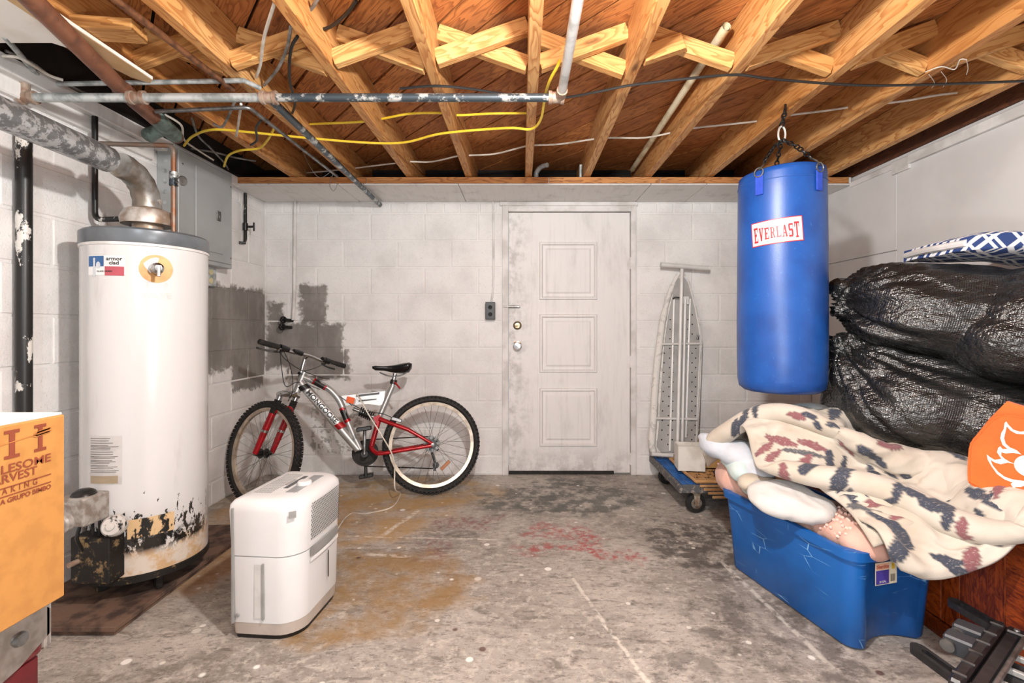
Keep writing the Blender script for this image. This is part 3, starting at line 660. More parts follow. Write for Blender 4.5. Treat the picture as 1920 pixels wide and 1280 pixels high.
# ================================================================== WATER HEATER
def raycyl(px, c, r):
    a, b = (px-CX)/F, 1.0; A = a*a+b*b; B = -2*(a*c[0]+b*c[1]); C = c[0]**2+c[1]**2-r*r
    t = (-B-math.sqrt(max(0, B*B-4*A*C)))/(2*A); return math.atan2(t*b-c[1], t*a-c[0]), t
HC = (HX, HY)
def hpt(px, py_):
    a, t = raycyl(px, HC, HR); return a, CZ+(CY-py_)*t/F
def heater_mat():
    t = NT('heater_enamel'); p = t.pos(); s = t.sep(p); o = t.sep(t.coord('Object'))
    col = t.mix(t.sm(t.noise(t.map(p, scale=(1, 1, .15)), 9, 5, .7), .55, .8), lin('#d0cfce'), lin('#bcb8b4'))
    an = t.math('ARCTAN2', o[1], o[0])                      # soot, rust and bare metal near the burner door
    near = t.math('MULTIPLY', t.sm(an, -2.6, -2.2), t.sm(an, .55, .0))
    sp = t.noise(t.map(p, scale=(1, 1, .42)), 46, 4, .65)
    h = t.sm(s[2], .50, .24); th = t.math('SUBTRACT', t.math('SUBTRACT', .70, t.math('MULTIPLY', h, .215)), t.math('MULTIPLY', t.math('MULTIPLY', t.sm(an, -.5, -1.1), h), .05))
    soot = t.math('MULTIPLY', t.sm(t.math('SUBTRACT', sp, th), 0, .015), t.math('MULTIPLY', t.math('MULTIPLY', t.sm(s[2], .55, .45), t.sm(s[2], .20, .25)), near))
    rust = t.math('MULTIPLY', t.sm(t.math('ADD', s[2], t.math('MULTIPLY', t.noise(p, 12, 4), .1)), .33, .26), near)
    col = t.mix(t.math('MULTIPLY', rust, .75), col, t.mix(t.sm(t.noise(p, 16, 5, .7), .4, .6), lin('#c99a55'), lin('#d9cdbd')))
    col = t.mix(t.math('MULTIPLY', soot, .96), col, lin('#14110f'))
    band = t.math('MULTIPLY', t.math('MULTIPLY', t.sm(s[2], .225, .24), t.sm(s[2], .30, .275)), t.math('MULTIPLY', near, t.sm(t.noise(p, 20, 5, .7), .46, .54)))
    col = t.mix(band, col, lin('#16120f'))
    return t.out(col, .22, 0, t.noise(p, 6, 2), .05, .004, Coat_Weight=.3)
wh = thing('water_heater', (HX, HY, .04), 'tall white gas water heater with sooty scorched base', 'water heater')
MB().lathe([(.0, .13), (HR, .13), (HR, 1.455), (0, 1.455)], (HX, HY, 0), seg=72).build('tank', heater_mat(), wh)
MB().lathe([(HR+.002, 1.448), (HR+.005, 1.452), (HR+.005, 1.500), (HR-.005, 1.509), (0, 1.512)], (HX, HY, 0), seg=72).build('top_cap', pm('cap_grey', '#6e7479', .32, .2, c2='#5c6165', scale=6), wh)
MB().lathe([(HR+.001, 1.436), (HR+.004, 1.438), (HR+.004, 1.447), (HR+.001, 1.449)], (HX, HY, 0), seg=72).build('cap_bead', M_WHITE, wh)
SOOT = splotch('sooty_metal', '#1a1714', '#8d7654', .55, .66, 22, .6, .2, 1)
MB().lathe([(HR-.01, .11), (HR+.004, .112), (HR+.004, .137), (HR, .140)], (HX, HY, 0), seg=72).build('base_ring', SOOT, wh)
for k in range(4):
    a = -math.pi/2+.9+k*math.pi/2
    MB().box((-.02, -.012, .04), (.02, .012, .12), .004, mat=Matrix.Translation((HX+.15*math.cos(a), HY+.15*math.sin(a), 0)) @ Matrix.Rotation(a, 4, 'Z')).build('foot', SOOT, wh, False)
# relief valve on a gold plate
a, z = hpt(293, 504); rad = V((math.cos(a), math.sin(a), 0)); pc = V((HX, HY, z))+rad*HR
rv = MB(); put(rv, disc2(0, 0, .056, .056, 28), wrapf(HC, HR, a, z, .002)); rv = rv.build('valve_plate', pm('gold_plate', '#b5864a', .4, .15, c2='#a07038', scale=15), wh)
MB().lathe([(.020, 0), (.024, .01), (.022, .03), (.012, .04), (.012, .055), (.0, .056)], pc, rad, 18).build('relief_valve', M_CHROME, rv)
MB().box((-.006, -.004, -.035), (.006, .004, .012), .002, mat=frame(pc+rad*.058, rad.cross(V((0, 0, 1)))*-1, z=V((0, 0, 1)))).build('test_lever', M_CHROME, rv, False)
em = MB(); put(em, textmesh('T & P', .034, .0004), wrapf(HC, HR, hpt(294, 535)[0], hpt(294, 535)[1])); put(em, textmesh('VALVE', .034, .0004), wrapf(HC, HR, hpt(294, 548)[0], hpt(294, 552)[1]-.005))
em.build('embossed_lettering', pm('emboss_shade', '#c9c6c4', .3), wh)
# badge
a, z = hpt(196, 499); bw, bh = .072, .042
fn = wrapf(HC, HR, a, z, .0010); fn2 = wrapf(HC, HR, a, z, .0018); fn3 = wrapf(HC, HR, a, z, .0026)
bd = MB(); put(bd, rect2(-bw, -bh*.8, bw, bh, 8), fn); put(bd, poly2([(-bw*.9, -bh*.8), (0, -bh*1.15), (bw*.9, -bh*.8)]), fn); bd = bd.build('badge', pm('badge_white', '#e9e8e6', .4), wh)
mb = MB(); put(mb, rect2(-bw*.95, 0, -.002, bh*.95, 4), fn2); mb.build('blue_quarter', pm('badge_blue', '#2f5f94', .4), bd)
mb = MB(); put(mb, rect2(.002, -bh*.85, bw*.95, 0, 4), fn2); mb.build('red_quarter', pm('badge_red', '#b5525c', .4), bd)
mb = MB(); put(mb, textmesh('armor', .020, .0004, sx=1.1), lambda x, y: fn2(x+bw*.48, y+bh*.70)); put(mb, textmesh('clad', .020, .0004, sx=1.1), lambda x, y: fn2(x+bw*.48, y+bh*.32))
mb.build('badge_lettering', M_BLACK, bd, stuff=True); mb = MB(); put(mb, textmesh('GLASS LINED', .008, .0002, sx=1.25), lambda x, y: fn3(x-.0, y-bh*.46)); mb.build('badge_small_lettering', M_BLACK, bd, stuff=True)
mb = MB()                                              # small armoured figure reduced to a plain upright mark
put(mb, rect2(-bw*.62, -bh*.95, -bw*.5, bh*.6), fn3); put(mb, disc2(-bw*.56, bh*.68, .005), fn3); put(mb, disc2(-bw*.32, bh*.12, .009, .013), fn3); mb.build('badge_figure', pm('badge_grey', '#c8cdd3', .4), bd)
# rating label
a, z = hpt(195, 863); fn = wrapf(HC, HR, a, z, .001); fn2 = wrapf(HC, HR, a, z, .0016)
lb = MB(); put(lb, rect2(-.062, -.094, .062, .094, 8), fn); lb = lb.build('rating_label', pm('label_grey', '#c6c3c0', .5), wh)
mb = MB(); random.seed(3)
y_ = .085
while y_ > -.05:
    w_ = random.uniform(.035, .056); put(mb, rect2(-.056, y_-.0016, -.056+2*w_, y_+.0010, 4), fn2); y_ -= random.choice((.0055, .0055, .009))
mb.build('label_print', pm('label_ink', '#77736f', .5), lb, stuff=True)
mb = MB(); put(mb, rect2(-.056, -.09, .05, -.06, 6), fn2); mb.build('label_stamp', pm('label_tan', '#a8967c', .5), lb)
# gas control, burner cover, drain valve
def radial(px, py_, d=0):
    a, z = hpt(px, py_); r_ = V((math.cos(a), math.sin(a), 0)); return V((HX, HY, z))+r_*(HR+d), r_, V((-r_.y, r_.x, 0))
p_, r_, t_ = radial(182, 945)
gv = MB().box((-.055, -.10, -.055), (.045, .0, .045), .006, 2, mat=frame(p_, t_, y=-r_)).build('gas_control', pm('control_grey', '#a9a49e', .5, .2, c2='#84796f', scale=30, bump=.2), wh, False) if False else None
fr = frame(p_+r_*.045, t_, z=(0, 0, 1))
gv = MB().box((-.055, -.05, -.05), (.05, .05, .055), .006, 2, mat=fr).build('gas_control', pm('control_grey', '#a9a49e', .5, .2, c2='#84796f', scale=30, bump=.2), wh, False)
fo = p_+r_*.095
dl = MB().lathe([(.036, 0), (.036, .018), (.030, .024), (.018, .024), (.016, .030), (0, .031)], fo-t_*.022-V((0, 0, .032)), r_, 20).build('dial', pm('dial_grey', '#b0aba6', .4, .2, c2='#938d86', scale=30), gv)
MB().lathe([(.040, 0), (.034, .012), (.02, .02), (0, .022)], p_+r_*.05+V((0, 0, .055)), (0, 0, 1), 14).build('reset_knob', M_BLACK, gv)
mb = MB(); put(mb, textmesh('UNITROL', .012, .0002), flat(fo-t_*.012+V((0, 0, .035)), t_, (0, 0, 1))); mb.build('maker_lettering', M_WHITE, gv)
MB().tube(cr([p_+r_*.06-V((0, 0, .05)), p_+r_*.075-V((0, 0, .10)), p_+r_*.05-V((0, 0, .16))], 5), .006, 8).build('gas_tube', M_BLACK, gv)
for k in range(2): MB().tube([p_+r_*.03+t_*(.015+k*.03)-V((0, 0, .05)), p_+r_*.03+t_*(.015+k*.03)-V((0, 0, .17))], .005, 8).build('pilot_tube', SOOT, gv)
p_, r_, t_ = radial(192, 1040)
fr = frame(p_, t_, z=(0, 0, 1))
bc = MB().box((-.075, -.045 if False else -.05, -.085), (.075, .05, .09), .004, mat=frame(p_+r_*.005, t_, z=(0, 0, 1))).build('burner_cover', SOOT, wh, False)
MB().cyl(p_+r_*.05-t_*.045, p_+r_*.085-t_*.05, .010).build('igniter_button', M_FIT, bc)
p_, r_, t_ = radial(228, 982)
dv = MB().lathe([(.018, 0), (.018, .03), (.036, .035), (.040, .05), (.038, .075), (.030, .085), (.014, .086), (.013, .094), (0, .095)], p_-r_*.005, (r_+V((0, 0, .25))), 20).build('drain_valve', splotch('valve_sooty_white', '#c9c5c0', '#1c1916', .52, .58, 30, .5), wh)
p_, r_, t_ = radial(288, 985)
a, z = hpt(284, 985); mb = MB(); put(mb, rect2(-.075, -.038, .075, .036, 8), wrapf(HC, HR, a, z, .003)); put(mb, rect2(-.075, -.038, .075, .036, 8), wrapf(HC, HR, a, z, .0005))
mb.build('access_cover', splotch('access_cover_paint', '#d9b98c', '#171412', .50, .53, 7, .5), wh)
# platform
pl = thing('plywood_platform', (-1.6, 2.15, 0), 'two layer dark plywood platform under the water heater', 'platform')
for k in range(2):
    MB().box((-1.93, 1.735-.012*k, .001+k*.019), (-1.47+.01*k, 2.62, .019+k*.019), .002).build('plywood_sheet', pm('dark_plywood', '#6d5546', .85, c2='#3f3029', scale=14, bump=.4, bscale=50), pl, False)

# ================================================================== DEHUMIDIFIER
DM = Matrix.Translation((-.906, 1.886, 0)) @ Matrix.Rotation(math.radians(-5), 4, 'Z')
M_DW = pm('dehumidifier_white', '#d6d6d6', .38, c2='#d0d0cf', scale=3, bump=.03, bscale=300)
M_DG = pm('dehumidifier_grey', '#8f8f8d', .45, c2='#858583'); M_DB = pm('dehumidifier_base', '#b5aaa0', .5)
def dring(z, ox=0, oy=0, rf=.075, rb=.02, bul=.012, n=7):
    """plan outline: rounded front (local +x), tighter back corners"""
    hx, hy = .125+ox, .18+oy; pts = []
    for cx0, cy0, r, a0 in ((hx-rf, -hy+rf, rf, -math.pi/2), (hx-rf, hy-rf, rf, 0), (-hx+rb, hy-rb, rb, math.pi/2), (-hx+rb, -hy+rb, rb, math.pi)):
        for k in range(n):
            a = a0+math.pi/2*k/(n-1); x, y = cx0+r*math.cos(a), cy0+r*math.sin(a)
            if x > 0: x += bul*(1-(y/hy)**2)*max(0, x)/hx
            pts.append(DM @ V((x, y, z)))
    return pts
dh = thing('dehumidifier', (-.906, 1.886, 0), 'white portable dehumidifier with grey control strip on the floor', 'dehumidifier')
MB().loft([dring(.0, -.012, -.012), dring(.018, -.010, -.010)]).build('foot_base', M_BLACK, dh)
MB().loft([dring(.016, -.008, -.008), dring(.058, -.005, -.005)]).build('base_band', M_DB, dh)
MB().loft([dring(.059, -.004, -.004), dring(.27, 0, 0), dring(.295, 0, 0)]).build('bucket', M_DW, dh)
MB().loft([dring(.290, -.006, -.006), dring(.302, -.006, -.006)]).build('seam', M_DG, dh)
up = MB().loft([dring(.299, 0, 0), dring(.38, .003, .003), dring(.455, .006, .005), dring(.478, .004, .003), dring(.492, -.006, -.006), dring(.499, -.022, -.02), dring(.502, -.05, -.045)]).build('upper_shell', M_DW, dh, ang=60)
def dfront(y, z):                                       # point on the curved front face
    hy = .18; return DM @ V((.125+.012*(1-(y/hy)**2)+.001, y, z))
def dside(x, z, o=.0012): return DM @ V((x, -.18-o, z))
# grille of small holes
gh = MB()
for iy in range(23):
    for iz in range(16):
        y_ = -.098+iy*.0099; z_ = .332+iz*.0086; y_ += .005*(iz % 2); ex = .0035*(z_-.30)/.16
        gh.add([dfront(y_+.0031*math.cos(a), z_+.0031*math.sin(a))+(DM.to_3x3() @ V((.0018+ex, 0, 0))) for a in [k*math.pi/4 for k in range(8)]], [tuple(range(8))])
gh.build('grille_holes', pm('hole_dark', '#4a4a4a', .8), dh, stuff=True)
def strip(name, y0, y1, z0, z1, mat, o=.002, n=10, slope=0):
    mb = MB(); vs = []
    for k in range(n+1):
        y_ = y0+(y1-y0)*k/n
        for z_ in (z0, z1): vs.append(dfront(y_, z_)+(DM.to_3x3() @ V((o, 0, 0))))
    mb.add(vs, [(2*k, 2*k+2, 2*k+3, 2*k+1) for k in range(n)]); return mb.build(name, mat, dh)
strip('handle_recess', -.105, .115, .268, .300, M_DG, .0025)
strip('recess_lip', -.105, .115, .248, .262, pm('lip_white', '#efefee', .3), .003)
strip('water_window', .02, .028, .13, .235, M_BLACK, .003, 2)
# side details
mb = MB(); mb.add([dside(-.03, .08), dside(.005, .08), dside(.005, .27), dside(-.03, .27)], [(0, 1, 2, 3)]); mb.build('side_grip_recess', pm('grip_shade', '#c9c7c4', .45), dh)
mb = MB(); mb.box((-.003, -.006, -.10), (.003, .004, .10), .001, mat=DM @ Matrix.Translation((.004, -.1815, .175))); mb.build('grip_rib', M_DG, dh, False)
MB().lathe([(.007, 0), (.006, .003), (.0, .003)], dside(-.095, .085, -.001), DM.to_3x3() @ V((0, -1, 0)), 12).build('screw_plug', M_DG, dh)
mb = MB(); mb.box((-.0035, -.19, .06), (.0035, -.1775, .47), .001, mat=DM @ Matrix.Translation((-.108, 0, 0))); mb.build('back_seam', M_DG, dh, False)
mb = MB(); put(mb, rect2(-.012, -.012, .012, .012), flat(DM @ V((.105, -.172, .452)), DM.to_3x3() @ V((.62, .55, 0)), (0, 0, 1), .012)); mb.build('energy_sticker', M_DG, dh)
# top: vents, handle slot, control strip and knob
for k in range(9): MB().box((-.105+k*.0085, -.12, .5005), (-.101+k*.0085, .11, .5035), mat=DM).build('vent_slot', M_DG, dh, False) if False else None
mb = MB()
for k in range(7):
    for j in range(12): mb.box((-.078+k*.010, -.115+j*.019, .5015), (-.072+k*.010, -.100+j*.019, .5030), mat=DM)
mb.build('vent_slots', pm('vent_grey', '#a5a5a3', .6), dh, False, stuff=True)
MB().box((.004, -.06, .5012), (.022, .09, .5035), .001, mat=DM).build('carry_slot', pm('slot_dark', '#5f6163', .5), dh, False)
cs = MB().box((.036, -.105, .495), (.082, .105, .5038), .003, mat=DM).build('control_strip', pm('control_silver', '#a7a9ab', .35, .3), dh, False)
MB().lathe([(.027, 0), (.026, .010), (.022, .014), (0, .015)], DM @ V((.060, -.008, .5035)), (0, 0, 1), 24).build('knob', M_DW, cs)
mb = MB(); put(mb, textmesh('FRIGIDAIRE', .014, .0002), flat(DM @ V((-.004, .01, .5022)), DM.to_3x3() @ V((0, 1, 0)), DM.to_3x3() @ V((-1, 0, 0)), .001)); mb.build('maker_lettering', M_DG, dh)
# power cord: over the bike frame and across the floor to the unit
cd = [DM @ V((.02, .185, .10)), pz(650, 968, .004), pz(690, 962, .004), pz(735, 950, .004), pz(751, 925, .004), V((-.80, 3.03, .10)), py(738, 860, 3.08), py(715, 815, 3.10), py(693, 780, 3.12), py(675, 748, 3.13), py(668, 738, 3.15)]
MB().tube(cr(cd, 8), .0042, 7).build('power_cord', M_WCAB, dh)
MB().box((-.026, -.003, -.02), (.026, .003, .02), .002, mat=Matrix.Translation(py(657, 750, 3.12)) @ Matrix.Rotation(.25, 4, 'Y')).build('warning_tag', pm('tag_orange', '#ef6a3a', .5), dh, False)

# ================================================================== BICYCLE
LEAN = math.radians(10)
R0 = pz(811, 928, 0); DV = V((-.968, -.25, 0)).normalized(); NH = V((-.25, .968, 0)).normalized()
UP = NH*math.sin(LEAN)+V((0, 0, math.cos(LEAN))); NB = NH*math.cos(LEAN)-V((0, 0, math.sin(LEAN)))
def B(px, py_, off=0): return pplane(px, py_, R0+NB*off, NB)
bk = thing('bicycle', R0, 'silver and red mountain bike leaning at the block wall', 'bicycle')
WR = .33
def wheel(c, a, u, n, nm, par, seed=1):
    wl = MB().lathe([(.014, -.05), (.014, -.022), (.03, -.022), (.03, -.018), (.012, -.016), (.012, .016), (.03, .018), (.03, .022), (.014, .022), (.014, .05)], c, n, 16).build(nm, M_BLACK, par)
    def ring(r, sec, N=64):
        rings = []
        for k in range(N):
            t = 2*math.pi*k/N; e = a*math.cos(t)+u*math.sin(t); rings.append([c+e*(r+p)+n*q for p, q in sec])
        mb = MB(); m = len(sec); vs = [p for r_ in rings for p in r_]
        return mb.add(vs, [(k*m+j, k*m+(j+1) % m, ((k+1) % N)*m+(j+1) % m, ((k+1) % N)*m+j) for k in range(N) for j in range(m)])
    ring(.300, [(.021*math.cos(t), .023*math.sin(t)) for t in [i*math.pi/5 for i in range(10)]]).build('tyre', M_RUBBER, wl)
    ring(.270, [(-.009, -.008), (-.009, .008), (.012, .012), (.012, -.012)]).build('rim', pm('rim_alloy', '#cdbfae', .3, .75, c2='#a89a8a', scale=20), wl)
    tr = MB(); N = 72
    for k in range(N):
        t = 2*math.pi*k/N
        for j, (da, q) in enumerate(((0, -.014), (.5, 0), (0, .014), (.5, -.022), (.5, .022))):
            t2 = t+da*2*math.pi/N; e = a*math.cos(t2)+u*math.sin(t2); tg = n.cross(e)
            fr_ = frame(c+e*(.319 if abs(q) < .02 else .309)+n*q, tg, z=e); tr.box((-.006, -.0055, -.003), (.006, .0055, .0055), mat=fr_)
    tr.build('tread', M_RUBBER, wl, False, stuff=True)
    spk = MB(); N = 32
    for k in range(N):
        t = 2*math.pi*k/N; s_ = 1 if k % 2 else -1; t2 = t+(.9 if (k//2) % 2 else -.9)
        spk.tube([c+(a*math.cos(t2)+u*math.sin(t2))*.028+n*s_*.02, c+(a*math.cos(t)+u*math.sin(t))*.264], .0011, 4, cap=False)
    spk.build('spokes', M_STEEL, wl, stuff=True)
    return wl
rc = R0+UP*WR
rw = wheel(rc, DV, UP, NB, 'rear_wheel', bk)
T2 = math.radians(11); hf = V((-math.cos(.45), math.sin(.45), 0)); nh = V((math.sin(.45), math.cos(.45), 0))
nf = nh*math.cos(T2)-V((0, 0, math.sin(T2))); uf = nh*math.sin(T2)+V((0, 0, math.cos(T2)))
fc = B(494, 851); fc.z = WR*math.cos(T2)+.006
fw = wheel(fc, hf, uf, nf, 'front_wheel', bk)
# fork
crown = B(541, 742); stm = B(572, 672); hd0 = B(571, 697); hd1 = B(556, 735)
fk = MB().cyl(crown, hd1, .017).build('fork', M_CHROME, bk)
cb = MB().tube([crown-nf*.075, crown-nf*.04+V((0, 0, .012)), crown+nf*.04+V((0, 0, .012)), crown+nf*.075], .02, 10); cb.build('fork_crown', M_CHROME, fk)
for s_ in (-1, 1):
    top = crown+nf*.06*s_; bot = fc+nf*.058*s_; L = bot-top
    MB().tube([top, top+L*.12], .018, 12).build('stanchion', M_CHROME, fk)
    rb = MB(); 
    pts = [top+L*(.08+.24*i/16) for i in range(17)]; rb.tube(pts, [.024 if i % 2 else .019 for i in range(17)], 12); rb.build('rubber_boot', M_RUBBER, fk)
    MB().tube([top+L*.31, top+L*.6, bot], [.021, .021, .016], 12).build('red_slider', M_RED, fk)
    MB().tube([top+L*.60, top+L*.64], .0225, 12).build('slider_band', M_CHROME, fk)
q0, q1 = crown-nf*.06, crown+nf*.06; l0, l1 = fc-nf*.058-q0, fc+nf*.058-q1
MB().tube(cr([q0+l0*.33, q0+l0*.24+nf*.015-hf*.03, (q0+l0*.2+q1+l1*.2)/2-hf*.045, q1+l1*.24-nf*.015-hf*.03, q1+l1*.33], 4), .011, 8).build('brake_arch', M_RED, fk)
for s_ in (-1, 1): MB().lathe([(.012, 0), (.012, .012), (0, .014)], fc+nf*s_*.05, nf*s_, 10).build('axle_nut', M_STEEL, fk)
# frame
fm_ = MB().tube([hd0, hd1], [.021, .023], 14).build('head_tube', M_SILV, bk)
pts = [B(563, 716), B(600, 758), B(640, 805), B(672, 843)]
MB().tube(pts, [.027, .031, .029, .024], 16).build('down_tube', M_SILV, bk)
MB().tube(cr([B(567, 706), B(590, 715), B(618, 730), B(637, 752), B(650, 785), B(664, 818), B(676, 843)], 4), .020, 14).build('top_tube', M_SILV, bk)
for px_, py_, px2, py2, r_, m in ((589, 714.5, 609, 725, .0212, M_BLACK), (609, 725, 612, 727, .0214, M_RED), (588, 714, 591, 715.5, .0214, M_RED), (643, 768, 650, 786, .0212, M_BLACK), (650, 786, 653, 791, .0214, M_RED), (641, 764, 644, 769, .0214, M_RED)):
    MB().tube([B(px_, py_), B(px2, py2)], r_, 14).build('decal_band', m, bk)
# seat mast and seat arm
arm = MB().prism([B(640, 742), B(722, 733), B(719, 757), B(712, 760), B(690, 757), B(648, 760)], NB, .03); arm.build('seat_arm', M_SILV, bk, False)
mb = MB(); q = B(668, 741, -.002)
ax = (B(712, 736)-B(650, 743)).normalized(); mb.prism([B(668, 740, -.002), B(712, 735, -.002), B(711, 739, -.002), B(668, 744, -.002)], -NB, .0008); mb.prism([B(672, 750, -.002), B(706, 747, -.002), B(706, 749, -.002), B(673, 753, -.002)], -NB, .0008); mb.build('arm_decal', M_BLACK, bk, False)
MB().tube([B(737, 722), B(712, 780)], .017, 14).build('seat_tube', M_SILV, bk)
sp_ = MB().tube([B(741, 700), B(736, 724)], .0145, 12).build('seat_post', M_CHROME, bk)
MB().tube([B(739, 712), B(737, 720)], .023, 12).build('seat_clamp', M_BLACK, sp_); MB().tube([B(740, 716, -.02), B(750, 728, -.035)], .006, 8).build('clamp_lever', M_RED, sp_)
# saddle
sd = []
st0, st1 = B(698, 690), B(772, 689); ax = (st1-st0).normalized(); sl = (st1-st0).length; side = NB; upv = side.cross(ax); upv = upv if upv.z > 0 else -upv
for k in range(15):
    t = k/14; hw = .018+.012*t+.052*max(0, min(1, (t-.42)/.42))**1.3; hw *= 1 if t < .93 else .8; hw *= .55 if k == 0 else 1
    top = .008+.014*max(0, (t-.5))*1.2-.006*math.sin(math.pi*t); th = .022+.026*max(0, min(1, (t-.3)/.45)); th *= .5 if k in (0, 14) else 1
    c = st0+ax*(sl*t)
    sd.append([c+side*hw*math.cos(a)+upv*(top+(th*.45 if math.sin(a) > 0 else th)*math.sin(a)) for a in [2*math.pi*i/16 for i in range(16)]])
MB().loft(sd).build('saddle', pm('saddle_vinyl', '#131212', .25), bk, ang=70)
for s_ in (-1, 1): MB().tube(cr([B(712, 698)+NB*.012*s_, B(730, 705)+NB*.02*s_, B(750, 704)+NB*.02*s_, B(762, 698)+NB*.03*s_], 4), .0035, 6).build('saddle_rail', M_STEEL, bk)
# shock
s0, s1 = B(662, 766), B(706, 784)
sh = MB().tube([s0, s1], .011, 10).build('rear_shock', M_STEEL, bk)
mb = MB(); dv = (s1-s0); e1 = dv.normalized().orthogonal(); e2_ = dv.normalized().cross(e1)
mb.tube([s0+dv*(.28+.55*i/70)+(e1*math.cos(i*.55)+e2_*math.sin(i*.55))*.022 for i in range(71)], .0045, 6); mb.build('coil_spring', M_BLACK, sh)
# red swingarm
bb = B(684, 850); rcx = rc
sw = MB().tube([B(712, 781), B(696, 838)], .017, 12).build('swingarm', M_RED, bk)
for s_ in (-1, 1):
    MB().tube([B(711, 785)+NB*.012*s_, B(765, 805)+NB*.055*s_, rc+NB*.062*s_+UP*.006], [.015, .013, .010], 10).build('upper_stay', M_RED, sw)
    MB().tube(cr([B(695, 838)+NB*.012*s_, B(704, 847)+NB*.03*s_, B(720, 848)+NB*.055*s_, rc+NB*.062*s_-UP*.004], 4), .013, 10).build('lower_stay', M_RED, sw)
MB().prism([B(699, 782, -.02), B(713, 777, -.02), B(709, 800, -.02)], NB, .04).build('gusset', M_RED, sw, False)
# drivetrain (cassette on the wall side, seen through the spokes)
ch = MB().lathe([(.02, 0), (.085, 0), (.085, .004), (.02, .004)], bb+NB*.045, NB, 32).lathe([(.02, 0), (.066, 0), (.066, .003), (.02, .003)], bb+NB*.036, NB, 28).build('chainring', M_RUBBER, bk)
MB().lathe([(.0, -.035), (.022, -.035), (.022, .035), (0, .035)], bb, NB, 16).build('bottom_bracket', M_BLACK, bk)
for s_, pxy in ((-1, (684, 803)), (1, (686, 893))):
    en = B(pxy[0], pxy[1], .065*s_); ck = MB().tube([bb+NB*.06*s_, en], .011, 8).build('crank_arm', M_STEEL if s_ < 0 else M_BLACK, bk)
    pe = en+NB*.055*s_
    MB().box((-.045, -.042, -.013), (.045, .042, .013), .005, mat=frame(pe, DV+V((0, 0, -.1)), y=NB)).build('pedal', M_BLACK, ck, False)
MB().lathe([(.0, .028), (.055, .028), (.055, .032), (.046, .036), (.046, .04), (.036, .044), (.028, .052), (.0, .052)], rc, NB, 28).build('cassette', M_STEEL, rw)
chn = MB(); ca, cb_ = bb+NB*.047, rc+NB*.04
chn.tube([ca+UP*.085, cb_+UP*.05], .004, 5); dl_ = B(817, 872, .04); chn.tube([ca-UP*.085, dl_+DV*.02-UP*.02, dl_, cb_-UP*.05], .004, 5); chn.build('chain', M_BLACK, bk)
MB().box((-.03, -.012, -.012), (.02, .012, .012), .005, mat=frame(rc-UP*.04+NB*.075-DV*.02, DV, y=NB)).tube([rc-UP*.04+NB*.07, dl_, dl_-UP*.035+DV*.01], .009, 6).build('derailleur', M_BLACK, bk)
MB().cyl(dl_-NB*.004, dl_+NB*.006, .022, seg=12).build('jockey_wheel', M_BLACK, bk)
rf = B(835, 872, -.006); MB().box((-.04, -.006, -.011), (.04, .006, .011), .003, mat=frame(rf, B(845, 862)-B(825, 882), y=NB)).build('spoke_reflector', pm('amber_reflector', '#a8693d', .3), rw, False)
for s_ in (-1, 1): MB().lathe([(.012, 0), (.012, .014), (0, .016)], rc+NB*s_*.064, NB*s_, 10).build('axle_nut', M_STEEL, rw)
br_ = MB().box((-.04, -.01, -.012), (.03, .01, .012), .004, mat=frame(B(745, 787, -.03), B(790, 800)-B(740, 785), y=NB)).build('rear_brake', M_STEEL, bk, False)
# bars
bl = py(486, 640, 2.84); brt = py(646, 686, 3.40); mid = stm+(B(575, 665)-stm)*.3
MB().tube([B(562, 708), stm], .0135, 12).build('steerer', M_CHROME, bk); MB().tube([B(564, 703), B(566, 699)], .024, 12).build('headset', M_BLACK, bk)
mid = (bl*.5+brt*.5)
mid = bl*.47+brt*.53
MB().tube([stm, mid], .015, 10).build('stem', M_CHROME, bk)
hb = MB().tube(cr([bl, bl+(mid-bl)*.6+V((0, 0, -.01)), mid, mid+(brt-mid)*.4+V((0, 0, -.01)), brt], 5), .0115, 12).build('handlebar', M_CHROME, bk)
for s_, e in ((0, bl), (1, brt)):
    dvn = (mid-e).normalized()
    MB().tube([e-dvn*.004, e, e+dvn*.13, e+dvn*.135], [.012, .0165, .0165, .013], 12).build('grip', M_RUBBER, hb)
    sf = MB().tube([e+dvn*.140, e+dvn*.175], .021, 12).build('shifter', M_BLACK, hb)
    MB().tube([e+dvn*.155, e+dvn*.16+V((-.02, -.02, -.02))], .014, 8).build('shifter_pod', M_BLACK, sf)
    lv = MB().tube(cr([e+dvn*.185, e+dvn*.17+hf*.035-V((0, 0, .02)), e+dvn*.10+hf*.06-V((0, 0, .03)), e+dvn*.03+hf*.065-V((0, 0, .03))], 4), .0055, 6, flat=1.4).build('brake_lever', M_STEEL if s_ == 0 else M_BLACK, hb)
    MB().tube([e+dvn*.175, e+dvn*.20], .0185, 12).build('lever_clamp', M_BLACK, hb)
MB().tube([mid+(bl-mid)*.14, mid+(bl-mid)*.32], .0165, 10).build('bar_reflector_clamp', M_BLACK, hb)
for i, pts in enumerate((
    [bl+(mid-bl)*.45, B(545, 690, -.12), B(549, 730, -.10), B(540, 752, -.06)],
    [bl+(mid-bl)*.42, B(530, 668, -.16), B(558, 690, -.10), B(600, 707, -.03), B(618, 710, -.01)],
    [brt+(mid-brt)*.45, B(590, 690, .10), B(560, 700, .04), B(585, 712, -.02), B(640, 745, -.01), B(660, 760, 0)],
    [bl+(mid-bl)*.40, B(528, 690, -.12), B(536, 724, -.12), B(560, 716, -.03), B(600, 730, .02)],
    [B(660, 758, -.01), B(690, 772, -.02), B(716, 775, -.02), B(740, 785, -.03)])):
    MB().tube(cr(pts, 6), .0025, 6).build('brake_cable', M_BCAB, bk)
